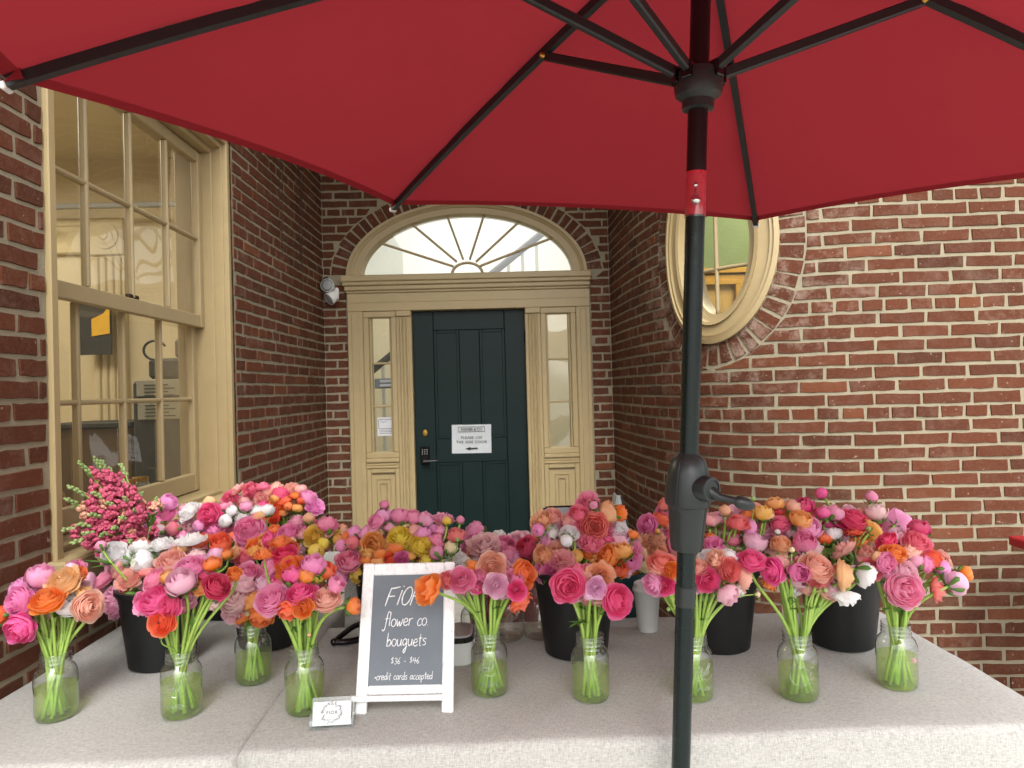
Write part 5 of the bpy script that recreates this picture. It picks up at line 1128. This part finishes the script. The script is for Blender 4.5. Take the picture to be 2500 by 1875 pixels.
BQ['G2'] = ("the bucket under the window", [(507, 1258, 62, 'H', 'full', 'ff', 4), (609, 1292, 76, 'P', 'rose', 'ffu', 6), (403, 1252, 45, 'P', 'full', 'uf', 1), (412, 1227, 44, 'V', 'cup', 'ru', -1), (365, 1277, 34, 'V', 'bud', 'l', 3), (390, 1277, 32, 'P', 'bud', 'l', 2), (421, 1292, 42, 'D', 'bud', 'lf', 4), (394, 1303, 42, 'L', 'cup', 'l', 3), (460, 1249, 56, 'W', 'open', 'luf', 2), (484, 1236, 36, 'W', 'open', 'u', -1), (511, 1225, 32, 'E', 'bud', 'u', -3), (457, 1287, 44, 'L', 'full', 'f', 3), (485, 1284, 34, 'V', 'bud', 'f', 4), (512, 1299, 40, 'P', 'rose', 'f', 4), (531, 1290, 38, 'V', 'poppy', 'f', 3), (566, 1247, 32, 'W', 'bud', 'uf', 2), (550, 1272, 36, 'W', 'bud', 'f', 3), (589, 1258, 34, 'W', 'poppy', 'u', 0), (625, 1247, 30, 'W', 'cup', 'u', -1), (652, 1246, 32, 'W', 'cup', 'u', -2), (600, 1236, 32, 'V', 'cup', 'u', 0), (546, 1238, 28, 'P', 'cup', 'u', -1), (543, 1322, 46, 'O', 'full', 'uf', 5), (566, 1309, 26, 'R', 'bud', 'u', 4), (575, 1328, 32, 'C', 'cup', 'u', 4), (598, 1332, 34, 'V', 'full', 'uf', 6), (632, 1258, 28, 'E', 'poppy', 'u', 2), (440, 1310, 44, 'P', 'rose', 'lf', 3), (480, 1305, 42, 'L', 'rose', 'f', 2), (500, 1325, 40, 'P', 'cup', 'f', 2)])
BQ['G3'] = ("the far corner bucket", [(580, 1195, 44, 'S', 'open', 'lu', 0), (609, 1198, 40, 'D', 'full', 'ff', 3), (642, 1184, 36, 'D', 'full', 'u', 1), (561, 1218, 38, 'D', 'full', 'f', 3), (635, 1216, 34, 'S', 'full', 'f', 4), (674, 1185, 32, 'S', 'rose', 'u', -2), (686, 1200, 46, 'H', 'full', 'u', 2), (735, 1194, 30, 'S', 'cup', 'u', 0), (674, 1216, 28, 'A', 'cup', 'u', 4), (695, 1220, 36, 'R', 'rose', 'u', 4), (722, 1207, 28, 'O', 'rose', 'u', 3), (674, 1234, 38, 'O', 'full', 'f', 6), (704, 1237, 26, 'O', 'bud', 'f', 6), (725, 1240, 28, 'A', 'cup', 'u', 5), (663, 1261, 38, 'R', 'full', 'f', 8), (740, 1221, 28, 'R', 'cup', 'u', 4), (758, 1212, 46, 'V', 'full', 'ru', 3), (769, 1235, 50, 'V', 'open', 'ruf', 5), (641, 1234, 28, 'H', 'cup', 'u', 5), (655, 1200, 30, 'S', 'cup', 'u', 0), (600, 1222, 34, 'S', 'cup', 'u', 1), (690, 1250, 26, 'A', 'poppy', 'u', 5), (560, 1240, 30, 'P', 'cup', 'l', 4)])
BQ['G4'] = ("the bucket of yellow blooms", [(702, 1295, 50, 'P', 'full', 'fu', 2), (672, 1296, 34, 'O', 'cup', 'u', -2), (650, 1320, 42, 'H', 'full', 'fl', 3), (595, 1361, 42, 'D', 'rose', 'fu', 4), (713, 1321, 26, 'B', 'bud', 'r', 3), (726, 1268, 40, 'V', 'full', 'u', -3), (754, 1265, 33, 'E', 'bud', 'u', -1), (799, 1280, 48, 'P', 'cup', 'u', 0), (763, 1309, 48, 'Y', 'full', 'f', 3), (790, 1327, 34, 'Y', 'bud', 'ru', 3), (772, 1347, 46, 'Y', 'bud', 'rf', 5), (822, 1296, 34, 'Y', 'cup', 'u', -3), (826, 1318, 32, 'A', 'cup', 'r', -1), (838, 1295, 30, 'E', 'cup', 'r', -3), (740, 1300, 42, 'S', 'rose', 'u', -1), (730, 1340, 42, 'L', 'open', 'ru', 1), (680, 1340, 40, 'V', 'poppy', 'u', 0), (620, 1345, 34, 'A', 'poppy', 'u', 3), (570, 1350, 44, 'E', 'poppy', 'u', 2), (745, 1285, 36, 'V', 'rose', 'u', -3), (640, 1345, 36, 'A', 'rose', 'u', 2)])
BQ['G5'] = ("the bucket behind the chalkboard", [(938, 1232, 27, 'P', 'bud', 'u', 0), (917, 1269, 44, 'P', 'rose', 'ulf', 3), (937, 1257, 40, 'V', 'cup', 'u', 1), (976, 1259, 44, 'P', 'cup', 'u', 1), (1008, 1260, 38, 'P', 'cup', 'u', 0), (1040, 1268, 42, 'V', 'cup', 'ur', 0), (1084, 1264, 54, 'V', 'open', 'u', -1), (1091, 1272, 28, 'Y', 'bud', 'u', 3), (1124, 1269, 25, 'P', 'bud', 'u', 1), (954, 1282, 38, 'V', 'rose', 'u', 1), (912, 1290, 34, 'V', 'poppy', 'lu', 1), (863, 1301, 38, 'V', 'cup', 'lu', -1), (892, 1302, 38, 'V', 'cup', 'lu', 0), (973, 1307, 60, 'Y', 'full', 'uf', 6), (1031, 1329, 56, 'Y', 'full', 'ruf', 7), (910, 1329, 58, 'A', 'rose', 'f', 7), (1011, 1289, 46, 'S', 'full', 'u', 2), (1031, 1298, 42, 'V', 'rose', 'u', 4), (1069, 1314, 46, 'P', 'rose', 'ru', 3), (1113, 1307, 42, 'C', 'cup', 'u', 3), (1116, 1318, 13, 'N', 'bud', 'u', 6), (1100, 1337, 40, 'B', 'bud', 'u', 4), (1066, 1350, 43, 'V', 'bud', 'bul', 8), (968, 1335, 42, 'O', 'cup', 'u', 6), (952, 1361, 42, 'R', 'full', 'uf', 9), (981, 1366, 38, 'P', 'full', 'f', 10), (1004, 1358, 28, 'A', 'bud', 'u', 8), (1034, 1362, 40, 'X', 'open', 'u', 6), (1040, 1371, 38, 'Y', 'poppy', 'u', 9), (896, 1367, 34, 'O', 'cup', 'u', 7), (924, 1374, 40, 'A', 'cup', 'u', 8), (928, 1352, 36, 'O', 'cup', 'u', 7), (852, 1364, 66, 'P', 'rose', 'fu', 7), (861, 1325, 38, 'C', 'bud', 'f', 4), (834, 1332, 36, 'P', 'bud', 'l', 3), (842, 1315, 34, 'O', 'rose', 'l', 1), (865, 1404, 46, 'Y', 'full', 'fl', 7), (838, 1401, 44, 'V', 'poppy', 'l', 4), (1060, 1290, 34, 'V', 'poppy', 'u', 0), (990, 1335, 40, 'Y', 'cup', 'u', 3), (900, 1350, 40, 'A', 'poppy', 'd', 6), (1075, 1290, 36, 'V', 'rose', 'u', 1)])
BQ['G6'] = ("the red bucket by the door", [(1156, 1297, 52, 'V', 'cup', 'ul', 8), (1181, 1327, 78, 'L', 'open', 'uuf', 20), (1219, 1315, 42, 'W', 'cup', 'u', 6), (1256, 1316, 42, 'W', 'cup', 'u', 4), (1308, 1326, 54, 'C', 'full', 'fu', 16), (1285, 1335, 52, 'M', 'cup', 'lfu', 20), (1244, 1352, 44, 'P', 'cup', 'u', 22), (1258, 1368, 44, 'V', 'poppy', 'rd', 22), (1204, 1355, 42, 'O', 'poppy', 'u', 20), (1125, 1367, 56, 'W', 'open', 'rruf', 30), (1140, 1380, 34, 'E', 'poppy', 'rd', 28), (1170, 1360, 34, 'V', 'poppy', 'u', 15)])
BQ['G7'] = ("the bucket left of the pole", [(1436, 1222, 62, 'P', 'open', 'uf', -3), (1449, 1233, 24, 'V', 'bud', 'f', 4), (1416, 1251, 54, 'D', 'full', 'uf', 2), (1350, 1256, 44, 'S', 'full', 'fu', 1), (1320, 1271, 62, 'E', 'open', 'luf', 2), (1313, 1294, 36, 'P', 'bud', 'f', 4), (1452, 1284, 68, 'C', 'rose', 'ff', 5), (1441, 1324, 62, 'D', 'open', 'uuf', 6), (1485, 1251, 58, 'E', 'cup', 'rru', 0), (1515, 1252, 36, 'O', 'cup', 'r', 1), (1391, 1299, 48, 'W', 'full', 'uf', 6), (1383, 1320, 36, 'W', 'bud', 'ldf', 9), (1510, 1289, 44, 'W', 'full', 'uf', 0), (1350, 1300, 32, 'W', 'cup', 'u', 0), (1476, 1357, 60, 'O', 'rose', 'luf', 6), (1517, 1345, 48, 'A', 'cup', 'u', 4), (1514, 1390, 42, 'R', 'cup', 'uf', 6), (1545, 1305, 28, 'O', 'cup', 'u', 0), (1535, 1334, 56, 'P', 'poppy', 'uf', 0), (1545, 1370, 50, 'V', 'poppy', 'f', 2), (1360, 1342, 60, 'S', 'full', 'uf', 4), (1322, 1359, 54, 'E', 'full', 'lf', 5), (1373, 1366, 62, 'S', 'open', 'fu', 7), (1482, 1314, 42, 'H', 'open', 'u', 1), (1396, 1271, 46, 'S', 'cup', 'u', 0), (1318, 1396, 48, 'P', 'full', 'lf', 6), (1351, 1396, 52, 'P', 'full', 'f', 8), (1408, 1356, 36, 'A', 'bud', 'f', 5), (1340, 1320, 44, 'V', 'poppy', 'u', -1), (1420, 1300, 44, 'O', 'poppy', 'u', 0), (1500, 1320, 40, 'S', 'poppy', 'u', 0), (1460, 1340, 44, 'C', 'cup', 'u', 2), (1340, 1425, 40, 'V', 'poppy', 'd', 5), (1530, 1400, 30, 'L', 'poppy', 'd', 4), (1425, 1395, 44, 'D', 'poppy', 'u', 4)])
BQ['G8'] = ("the dark teal bin", [(1577, 1281, 54, 'P', 'full', 'fl', 2), (1612, 1268, 40, 'R', 'cup', 'u', 0), (1622, 1230, 32, 'C', 'cup', 'lu', 0), (1605, 1297, 17, 'A', 'bud', 'u', 4), (1595, 1318, 62, 'S', 'open', 'uf', 4), (1568, 1350, 38, 'E', 'bud', 'ru', 6), (1574, 1386, 40, 'B', 'bud', 'fd', 8), (1608, 1341, 44, 'E', 'full', 'uf', 7), (1640, 1330, 40, 'P', 'poppy', 'r', 2), (1550, 1402, 22, 'O', 'poppy', 'd', 2), (1640, 1280, 40, 'S', 'cup', 'u', -1), (1640, 1305, 44, 'D', 'rose', 'u', 0), (1655, 1350, 44, 'S', 'full', 'u', 4)])
BQ['G9'] = ("the bucket right of the pole", [(1770, 1246, 33, 'E', 'bud', 'u', 3), (1804, 1270, 54, 'C', 'full', 'uuf', 4), (1748, 1265, 38, 'V', 'cup', 'u', -1), (1830, 1259, 38, 'O', 'cup', 'u', -1), (1791, 1314, 50, 'D', 'rose', 'u', 0), (1843, 1324, 60, 'L', 'cup', 'uur', 5), (1745, 1331, 50, 'P', 'poppy', 'uf', 5), (1737, 1307, 30, 'O', 'rose', 'u', 2), (1732, 1269, 40, 'S', 'cup', 'u', 0), (1862, 1252, 44, 'A', 'cup', 'u', 2), (1839, 1218, 14, 'N', 'bud', 'u', 4), (1830, 1287, 42, 'V', 'cup', 'r', 2), (1892, 1229, 40, 'A', 'cup', 'u', -1), (1870, 1253, 40, 'E', 'rose', 'u', 2), (1936, 1238, 42, 'S', 'cup', 'ur', 0), (1906, 1275, 44, 'D', 'full', 'uf', 4), (1955, 1269, 52, 'A', 'cup', 'uuf', 5), (1973, 1289, 58, 'V', 'cup', 'uuf', 6), (1965, 1324, 58, 'P', 'cup', 'uf', 9), (1909, 1324, 52, 'E', 'full', 'uuf', 9), (1900, 1248, 34, 'X', 'open', 'u', 0), (1898, 1298, 17, 'W', 'bud', 'u', 6), (1870, 1300, 44, 'V', 'poppy', 'u', -1), (1890, 1340, 50, 'S', 'poppy', 'u', 4), (1845, 1300, 40, 'D', 'cup', 'u', -2), (1990, 1340, 44, 'L', 'poppy', 'r', 7), (1935, 1300, 40, 'L', 'poppy', 'u', 3), (1900, 1355, 44, 'S', 'cup', 'u', 5)])
BQ['G10'] = ("the rightmost black bucket", [(1961, 1237, 50, 'M', 'cup', 'ul', -2), (2005, 1204, 34, 'H', 'bud', 'ul', 1), (2009, 1252, 38, 'H', 'bud', 'u', 3), (1992, 1262, 44, 'M', 'cup', 'u', 0), (2041, 1254, 44, 'V', 'cup', 'ur', 2), (2086, 1265, 74, 'M', 'full', 'uuf', 4), (2127, 1213, 35, 'P', 'bud', 'u', 1), (2137, 1250, 52, 'L', 'cup', 'u', 2), (2189, 1276, 58, 'V', 'poppy', 'rb', 4), (2086, 1296, 48, 'R', 'open', 'u', 6), (2127, 1297, 52, 'A', 'poppy', 'rb', 5), (2120, 1291, 15, 'N', 'bud', 'ur', 10), (2034, 1303, 42, 'W', 'cup', 'u', 3), (2009, 1314, 36, 'R', 'cup', 'u', 4), (2059, 1342, 66, 'S', 'open', 'ubl', 8), (2117, 1352, 62, 'S', 'rose', 'uf', 8), (2062, 1290, 40, 'M', 'poppy', 'u', 0), (2160, 1295, 40, 'V', 'poppy', 'u', 0), (2090, 1320, 44, 'O', 'poppy', 'u', 4), (2098, 1372, 46, 'L', 'poppy', 'r', 6), (2175, 1320, 40, 'L', 'rose', 'u', 1), (2025, 1275, 40, 'M', 'rose', 'u', 0)])
def stem_path(p, axis, key, rnd, D):
    if key[0] == 'J':
        c = JPOS[int(key[1:])]; d = (p-c); d.z = 0; dn = d.normalized() if d.length > .001 else Vector((1, 0, 0)); sd = Vector((-dn.y, dn.x, 0))
        rr = min(.022, .008+d.length*.13); nk = c+Vector((0, 0, .155))+dn*rr+sd*rnd.uniform(-.010, .010)
        bo = c+Vector((0, 0, rnd.uniform(.008, .02)))-dn*rnd.uniform(.006, .026)+sd*rnd.uniform(-.026, .026)
        dr = (nk-bo).normalized(); L = (p-nk).length
        P = bez(p, p-axis*L*.38, nk+dr*L*.42, nk, 9); return P+[nk.lerp(bo, t) for t in (.25, .5, .75, 1)]
    c = BK[key]; h = .2; d = (p-c); d.z = 0
    nk = c+Vector((0, 0, h))+d*(min(.08, d.length*.45)/max(d.length, .001)); bo = c+Vector((rnd.uniform(-.05, .05), rnd.uniform(-.05, .05), .02)); L = (p-nk).length
    return bez(p, p-axis*L*.35, nk+(nk-bo).normalized()*L*.4, nk, 7)+[nk.lerp(bo, .5), bo]
def leaf_mb(mb, p, d, L, rnd):
    d = d.normalized(); s = d.cross(Vector((0, 0, 1))); s = s.normalized() if s.length > .01 else Vector((1, 0, 0)); u = s.cross(d)
    for k in (-1, 0, 1):
        dd = (d+s*.55*k+u*rnd.uniform(-.1, .3)).normalized(); ss = dd.cross(u).normalized(); l = L*(1 if k == 0 else .75); cv = rnd.uniform(-.25, .25); w = l*.16
        mb.grid(lambda a, b: p+dd*(l*b)+ss*(w*(a-.5)*2*math.sin(math.pi*min(1, .12+.88*b)**.8)*(1+.35*math.sin(b*9)))+u*(cv*l*b*b+abs(a-.5)*w*.5), 4, 6)
rngF = random.Random(77); FLOWERS = []
def add_flower(key, cont, spec, idx):
    px, py, dpx, col, form, face, near = spec
    Y0 = (JPOS[int(key[1:])] if key[0] == 'J' else BK[key]).y
    Y = Y0-near/100.0; p = at(px, py, Y); R = dpx/2.0/F*Y*(1.08 if dpx > 30 else 1.04)
    scl = {'full': 1.0, 'rose': .95, 'cup': 1.08, 'bud': 1.0, 'open': .95, 'poppy': .95}[form]*R
    ax = Vector((0, 0, 0))
    for c in face: ax += BASE[c]
    ax += Vector((rngF.uniform(-.22, .22), rngF.uniform(-.15, .15), rngF.uniform(-.15, .22))); ax.normalize()
    wet = Matrix.Translation(p) @ frame_from(ax, rngF.uniform(0, 6.28)) @ Matrix.Diagonal((scl*rngF.uniform(.96, 1.04), scl*rngF.uniform(.96, 1.04), scl*rngF.uniform(.92, 1.06), 1))
    base = p-ax*(scl*(.85 if form in ('bud', 'cup') else .6))
    root = thing("ranunculus", None, "flower", base, "ranunculus in "+cont); inv = Matrix.Translation(base).inverted()
    b = obj("bloom", rngF.choice(BM[form]), root); b.matrix_parent_inverse = inv; b.matrix_basis = wet
    rgb = [max(0, min(255, c+rngF.uniform(-9, 9))) for c in CO[col][1]]; b.color = (*[min(.96, c*1.25) for c in s2l(*rgb)], 1)
    back = any(c in 'b' for c in face)
    if form in ('bud', 'cup') or back or 'd' in face:
        s = obj("sepals", rngF.choice(SM), root); s.matrix_parent_inverse = inv; k = 1.0 if form in ('bud', 'cup') else .62
        s.matrix_basis = Matrix.Translation(p+ax*scl*(0.03 if k == 1 else .0)) @ frame_from(ax, rngF.uniform(0, 6)) @ Matrix.Diagonal((scl*k*(1.0 if dpx > 24 else 1.1),)*2+(scl*(1.0 if form != 'poppy' else .7), 1))
    m = MB(); P = stem_path(base, ax, key, rngF, dpx); r0 = .0042 if dpx > 24 else .0019
    r0 *= rngF.uniform(.85, 1.15); m.tube(P, [r0*(.85+.45*i/len(P)) for i in range(len(P))], 6); st = m.build("stem", STEM, None, True); st.parent = root; st.matrix_parent_inverse = inv
    if rngF.random() < (.34 if key[0] == 'J' else .45):
        m = MB(); i = rngF.randint(5, 7) if key[0] == 'J' else rngF.randint(2, 5); q = P[i]; dirn = Vector((rngF.uniform(-1, 1), rngF.uniform(-1, .3), rngF.uniform(-.2, .6)))
        leaf_mb(m, q, dirn, rngF.uniform(.022, .045) if key[0] == 'J' else rngF.uniform(.04, .075), rngF); lf = m.build("leaf", LEAF, None, True); lf.parent = root; lf.matrix_parent_inverse = inv
    FLOWERS.append((root, key, cont, px, py, dpx, CO[col][0], form, face))
for key, (cont, L) in BQ.items():
    for i, s in enumerate(L): add_flower(key, cont, s, i)
# the blooms sunk deeper in the bunches, past the ones that show: one mass
def filler():
    V, Fs, MI, LAY, RIM, FC = [], [], [], [], [], []
    data = {}
    for k, L in BM.items():
        for me in L:
            n = len(me.vertices); co = np.empty(n*3); me.vertices.foreach_get("co", co); la = np.empty(n); ri = np.empty(n); me.attributes["lay"].data.foreach_get("value", la); me.attributes["rim"].data.foreach_get("value", ri)
            data[me.name] = (co.reshape(-1, 3), [tuple(p.vertices) for p in me.polygons], [1 if p.material_index else 0 for p in me.polygons], la, ri)
    rnd = random.Random(5); nb = 0
    for key, (cont, L) in BQ.items():
        big = [q for q in L if q[2] > 26]; Y0 = (JPOS[int(key[1:])] if key[0] == 'J' else BK[key]).y
        for k in range(13 if key[0] == 'J' else 26):
            a, b = rnd.sample(big, 2); t = rnd.uniform(.25, .75); px, py = a[0]+(b[0]-a[0])*t, a[1]+(b[1]-a[1])*t
            if math.hypot(a[0]-b[0], a[1]-b[1]) > 190: continue
            near = a[6]+(b[6]-a[6])*t-rnd.uniform(2.2, 5.0); Y = Y0-near/100; p = at(px, py, Y); d = rnd.uniform(40, 52)*(.75 if key in ('G2', 'G3', 'G5') else 1); R = d/2/F*Y*1.1
            ax = Vector((rnd.uniform(-.5, .5), rnd.uniform(-1.1, -.2), rnd.uniform(.2, 1))).normalized(); me = rnd.choice(BM[rnd.choice(('full', 'rose', 'cup', 'full', 'open'))]); co, fs, mi, la, ri = data[me.name]
            mt = np.array(Matrix.Translation(p) @ frame_from(ax, rnd.uniform(0, 6)) @ Matrix.Diagonal((R, R, R, 1))); w = co @ mt[:3, :3].T+mt[:3, 3]; o = len(V)
            V.extend(map(tuple, w)); Fs.extend(tuple(i+o for i in f) for f in fs); MI.extend(mi); LAY.extend(la); RIM.extend(ri)
            c = [min(.96, x*1.25) for x in s2l(*CO[rnd.choice((a[3], b[3], 'P', 'L', 'S')).replace('N', 'P')][1])]; FC.extend([(*c, 1)]*len(co))
            if key[0] == 'J':
                m = MB(); P = stem_path(p-ax*R*.6, ax, key, rnd, d); m.tube(P, .0042, 6); o = len(V); V.extend(m.v); Fs.extend(tuple(i+o for i in f) for f in m.f); MI.extend([2]*len(m.f)); LAY.extend([0]*len(m.v)); RIM.extend([0]*len(m.v)); FC.extend([(.2, .4, .1, 1)]*len(m.v))
            nb += 1
    me = bpy.data.meshes.new("deeper_blooms"); me.from_pydata(V, [], Fs)
    for q in (PETAL_M, EYE, STEM): me.materials.append(q)
    me.polygons.foreach_set("material_index", MI); me.polygons.foreach_set("use_smooth", [True]*len(Fs))
    for nm, L in (("lay", LAY), ("rim", RIM)): me.attributes.new(nm, 'FLOAT', 'POINT').data.foreach_set("value", L)
    me.attributes.new("flower_colour", 'FLOAT_COLOR', 'POINT').data.foreach_set("color", np.array(FC).ravel()); me.update()
    return tag(obj("ranunculus_blooms", me), "mass of ranunculus blooms sunk deeper in the bunches", "flowers", None, "stuff")
filler()
# labels: by colour and form first, then by what is beside it
def label_flowers():
    for key, (cont, _) in BQ.items():
        fl_ = [f for f in FLOWERS if f[1] == key]
        cls = {}
        for f in fl_: cls.setdefault((f[6], f[7]), []).append(f)
        for (col, form), L in cls.items():
            noun = "ranunculus bud" if form == 'bud' else "ranunculus"; fm = FORM[form] if form != 'bud' else "round closed"
            stem = f"{fm} {col} {noun}"
            if len(L) == 1: L[0][0]["label"] = f"{stem} in {cont}"; continue
            left = list(L); got = {}
            for word, kf in (("largest", lambda f: -f[5]), ("topmost", lambda f: f[4]), ("lowest", lambda f: -f[4]), ("leftmost", lambda f: f[3]), ("rightmost", lambda f: -f[3]), ("smallest", lambda f: f[5])):
                s = sorted(L, key=kf)
                if abs(kf(s[0])-kf(s[1])) >= (4 if 'est' in word and word[0] in 'ls' and word != 'lowest' else 6) and id(s[0]) not in got: got[id(s[0])] = word
            s = sorted(L, key=lambda f: f[3]); ordn = ["first", "second", "third", "fourth", "fifth", "sixth", "seventh", "eighth", "ninth"]
            for k, f in enumerate(s):
                w = got.get(id(f))
                f[0]["label"] = f"{w} {stem} in {cont}" if w else f"{ordn[k]} {stem} from the left in {cont}"
label_flowers()

# ------------------------------------------------------------------ snapdragons lying at the window sill
def floret(m, p, d, s, rnd, mi=0):
    d = d.normalized(); x = d.cross(Vector((0, 0, 1))); x = x.normalized() if x.length > .05 else Vector((1, 0, 0)); y = x.cross(d); a_ = rnd.uniform(-.7, .7); x, y = x*math.cos(a_)+y*math.sin(a_), y*math.cos(a_)-x*math.sin(a_)
    def blob(c, r, sc_): m.sphere(c, r, 7, 5, mi, sc_, Matrix((x, y, d)).transposed().to_3x3())
    m.tube([p, p+d*s*.55], [s*.16, s*.30], 7, mi, cap=False)
    for k in (-1, 1):
        q = p+d*s*.62+y*s*.26+x*k*s*.2; blob(q+y*s*.20-d*s*.05, s*.30, (.85, 1.0, .38))
    blob(p+d*s*.66-y*s*.10, s*.30, (1.15, .8, .8))
    for k in (-1, 0, 1): blob(p+d*s*(.70 if k == 0 else .62)-y*s*(.40 if k == 0 else .30)+x*k*s*.30, s*.21, (1, 1, .55))
def snap_petals():
    t = NT("snapdragon_petal"); oi = t.n("ObjectInfo"); n = t.noise(t.coord(), 55, 3)
    c = t.mix(n, s2l(182, 48, 92), s2l(228, 120, 146)); c = t.mix(t.math('MULTIPLY', oi.outputs["Random"], .5), c, s2l(226, 112, 140))
    p = t.n("BsdfPrincipled"); t.l(c, p.inputs["Base Color"]); p.inputs["Roughness"].default_value = .6; tl = t.n("BsdfTranslucent"); t.l(c, tl.inputs[0]); mx = t.n("MixShader"); mx.inputs[0].default_value = .25
    t.l(p.outputs[0], mx.inputs[1]); t.l(tl.outputs[0], mx.inputs[2]); return t.surf(mx.outputs[0])
SNAP = snap_petals(); SNAP2 = leaf_mat("faded_snapdragon_petal", (214, 150, 120), (226, 176, 150), .2)
rs = random.Random(9)
ZS = lambda x, y: (130+x*.1808, 1100+y*.1808)
SP = [((110, 1075), 2.15, .6), ((160, 650), 2.22, .9), ((190, 480), 2.34, .7), ((330, 150), 2.40, .8), ((545, 85), 2.45, .55), ((650, 130), 2.38, .8), ((760, 230), 2.30, .9), ((900, 175), 2.42, .7), ((480, 330), 2.20, .9), ((940, 400), 2.26, .9), ((260, 760), 2.12, .95), ((520, 560), 2.12, .9), ((960, 620), 2.18, .9), ((1200, 560), 2.34, .6), ((200, 1060), 2.10, .8), ((480, 860), 2.08, .95), ((900, 900), 2.10, .9), ((230, 1250), 2.06, .9), ((1390, 640), 2.36, .5), ((700, 1340), 2.06, .5), ((300, 1000), 2.07, .95), ((620, 1150), 2.05, .95), ((800, 1050), 2.08, .9), ((1080, 800), 2.16, .9), ((380, 1130), 2.05, .9), ((1050, 1250), 2.08, .7), ((700, 700), 2.12, .95), ((330, 560), 2.16, .95)]
SLAB = "snapdragon spike at the window sill"
base0 = at(*ZS(960, 1480), 2.27); SPK = []
for k, (tp, Y, dens) in enumerate(SP):
    tip = at(*ZS(*tp), Y); tip = at(*ZS(*tp), min(Y, Y*-1.322/min(tip.x, -1.0) if tip.x < -1.322 else Y)); b0 = base0+Vector((rs.uniform(-.03, .03), rs.uniform(-.03, .03), -.02)); b0.x = max(b0.x, -1.2)
    root = thing("snapdragon", None, "flower", BK['G0']+Vector((0, 0, .25)), "snapdragons at the window sill"); inv = Matrix.Translation(root.location).inverted()
    bend = Vector((rs.uniform(-.02, .02), 0, .05)); P = bez(b0, b0.lerp(tip, .35)+bend*.6, b0.lerp(tip, .7)+bend, tip, 14); bot = BK['G0']+Vector((rs.uniform(-.03, .03), rs.uniform(-.03, .03), .02)); P2 = [bot]+P
    L = sum((a-b).length for a, b in zip(P, P[1:]))
    m = MB(); m.tube(P2, [.0042]*5+[.0036-.0002*i for i in range(len(P2)-5)], 6); s_ = m.build("stem", STEM, None, True)
    fm, bm_ = MB(), MB(); n = int(L/.0092); sz = .041
    for i in range(n):
        t = .22+.78*i/n; q = P[min(13, int(t*14))].lerp(P[min(14, int(t*14)+1)], t*14-int(t*14)); a = i*2.4+rs.uniform(-.3, .3); tg = (P[min(14, int(t*14)+1)]-P[min(13, int(t*14))]).normalized()
        x = tg.cross(Vector((0, 1, 0))).normalized(); y = x.cross(tg); d = (x*math.cos(a)+y*math.sin(a)+tg*.45).normalized()
        if t < .80:
            if t > .30 and rs.random() < dens*.68: floret(fm, q, d, sz*rs.uniform(.8, 1.1)*(1.05-.35*t), rs, 1 if rs.random() < .12 else 0)
        else: bm_.sphere(q+d*.006*(1.6-t), .0062*(1.55-t)+.001, 7, 5, 0, (1, 1, 1.4), Matrix((x, y, tg)).transposed().to_3x3())
    parts = [s_, fm.build("blossoms", [SNAP, SNAP2], None, True), bm_.build("buds", BUDG, None, True)]
    m = MB()
    for i in range(5): q = P[rs.randint(1, 8)]; leaf_mb(m, q, Vector((rs.uniform(-1, 1), rs.uniform(-1, .2), rs.uniform(0, 1))), rs.uniform(.03, .05), rs)
    parts.append(m.build("leaves", LEAF, None, True)); adopt(root, *parts); SPK.append((root, tp))
order = sorted(SPK, key=lambda q: q[1][1])
ONES = ["", "first", "second", "third", "fourth", "fifth", "sixth", "seventh", "eighth", "ninth", "tenth", "eleventh", "twelfth", "thirteenth", "fourteenth", "fifteenth", "sixteenth", "seventeenth", "eighteenth", "nineteenth"]
def ordw(k): return ONES[k] if k < 20 else ("twentieth" if k == 20 else "twenty-"+ONES[k-20])
for i, (r_, tp) in enumerate(order):
    k, j = i+1, len(order)-i
    w = "highest" if k == 1 else ("lowest" if j == 1 else (f"{ordw(k)} from the highest" if k <= j else f"{ordw(j)} from the lowest"))
    r_["label"] = f"pink snapdragon spike at the window sill, its tip the {w}"
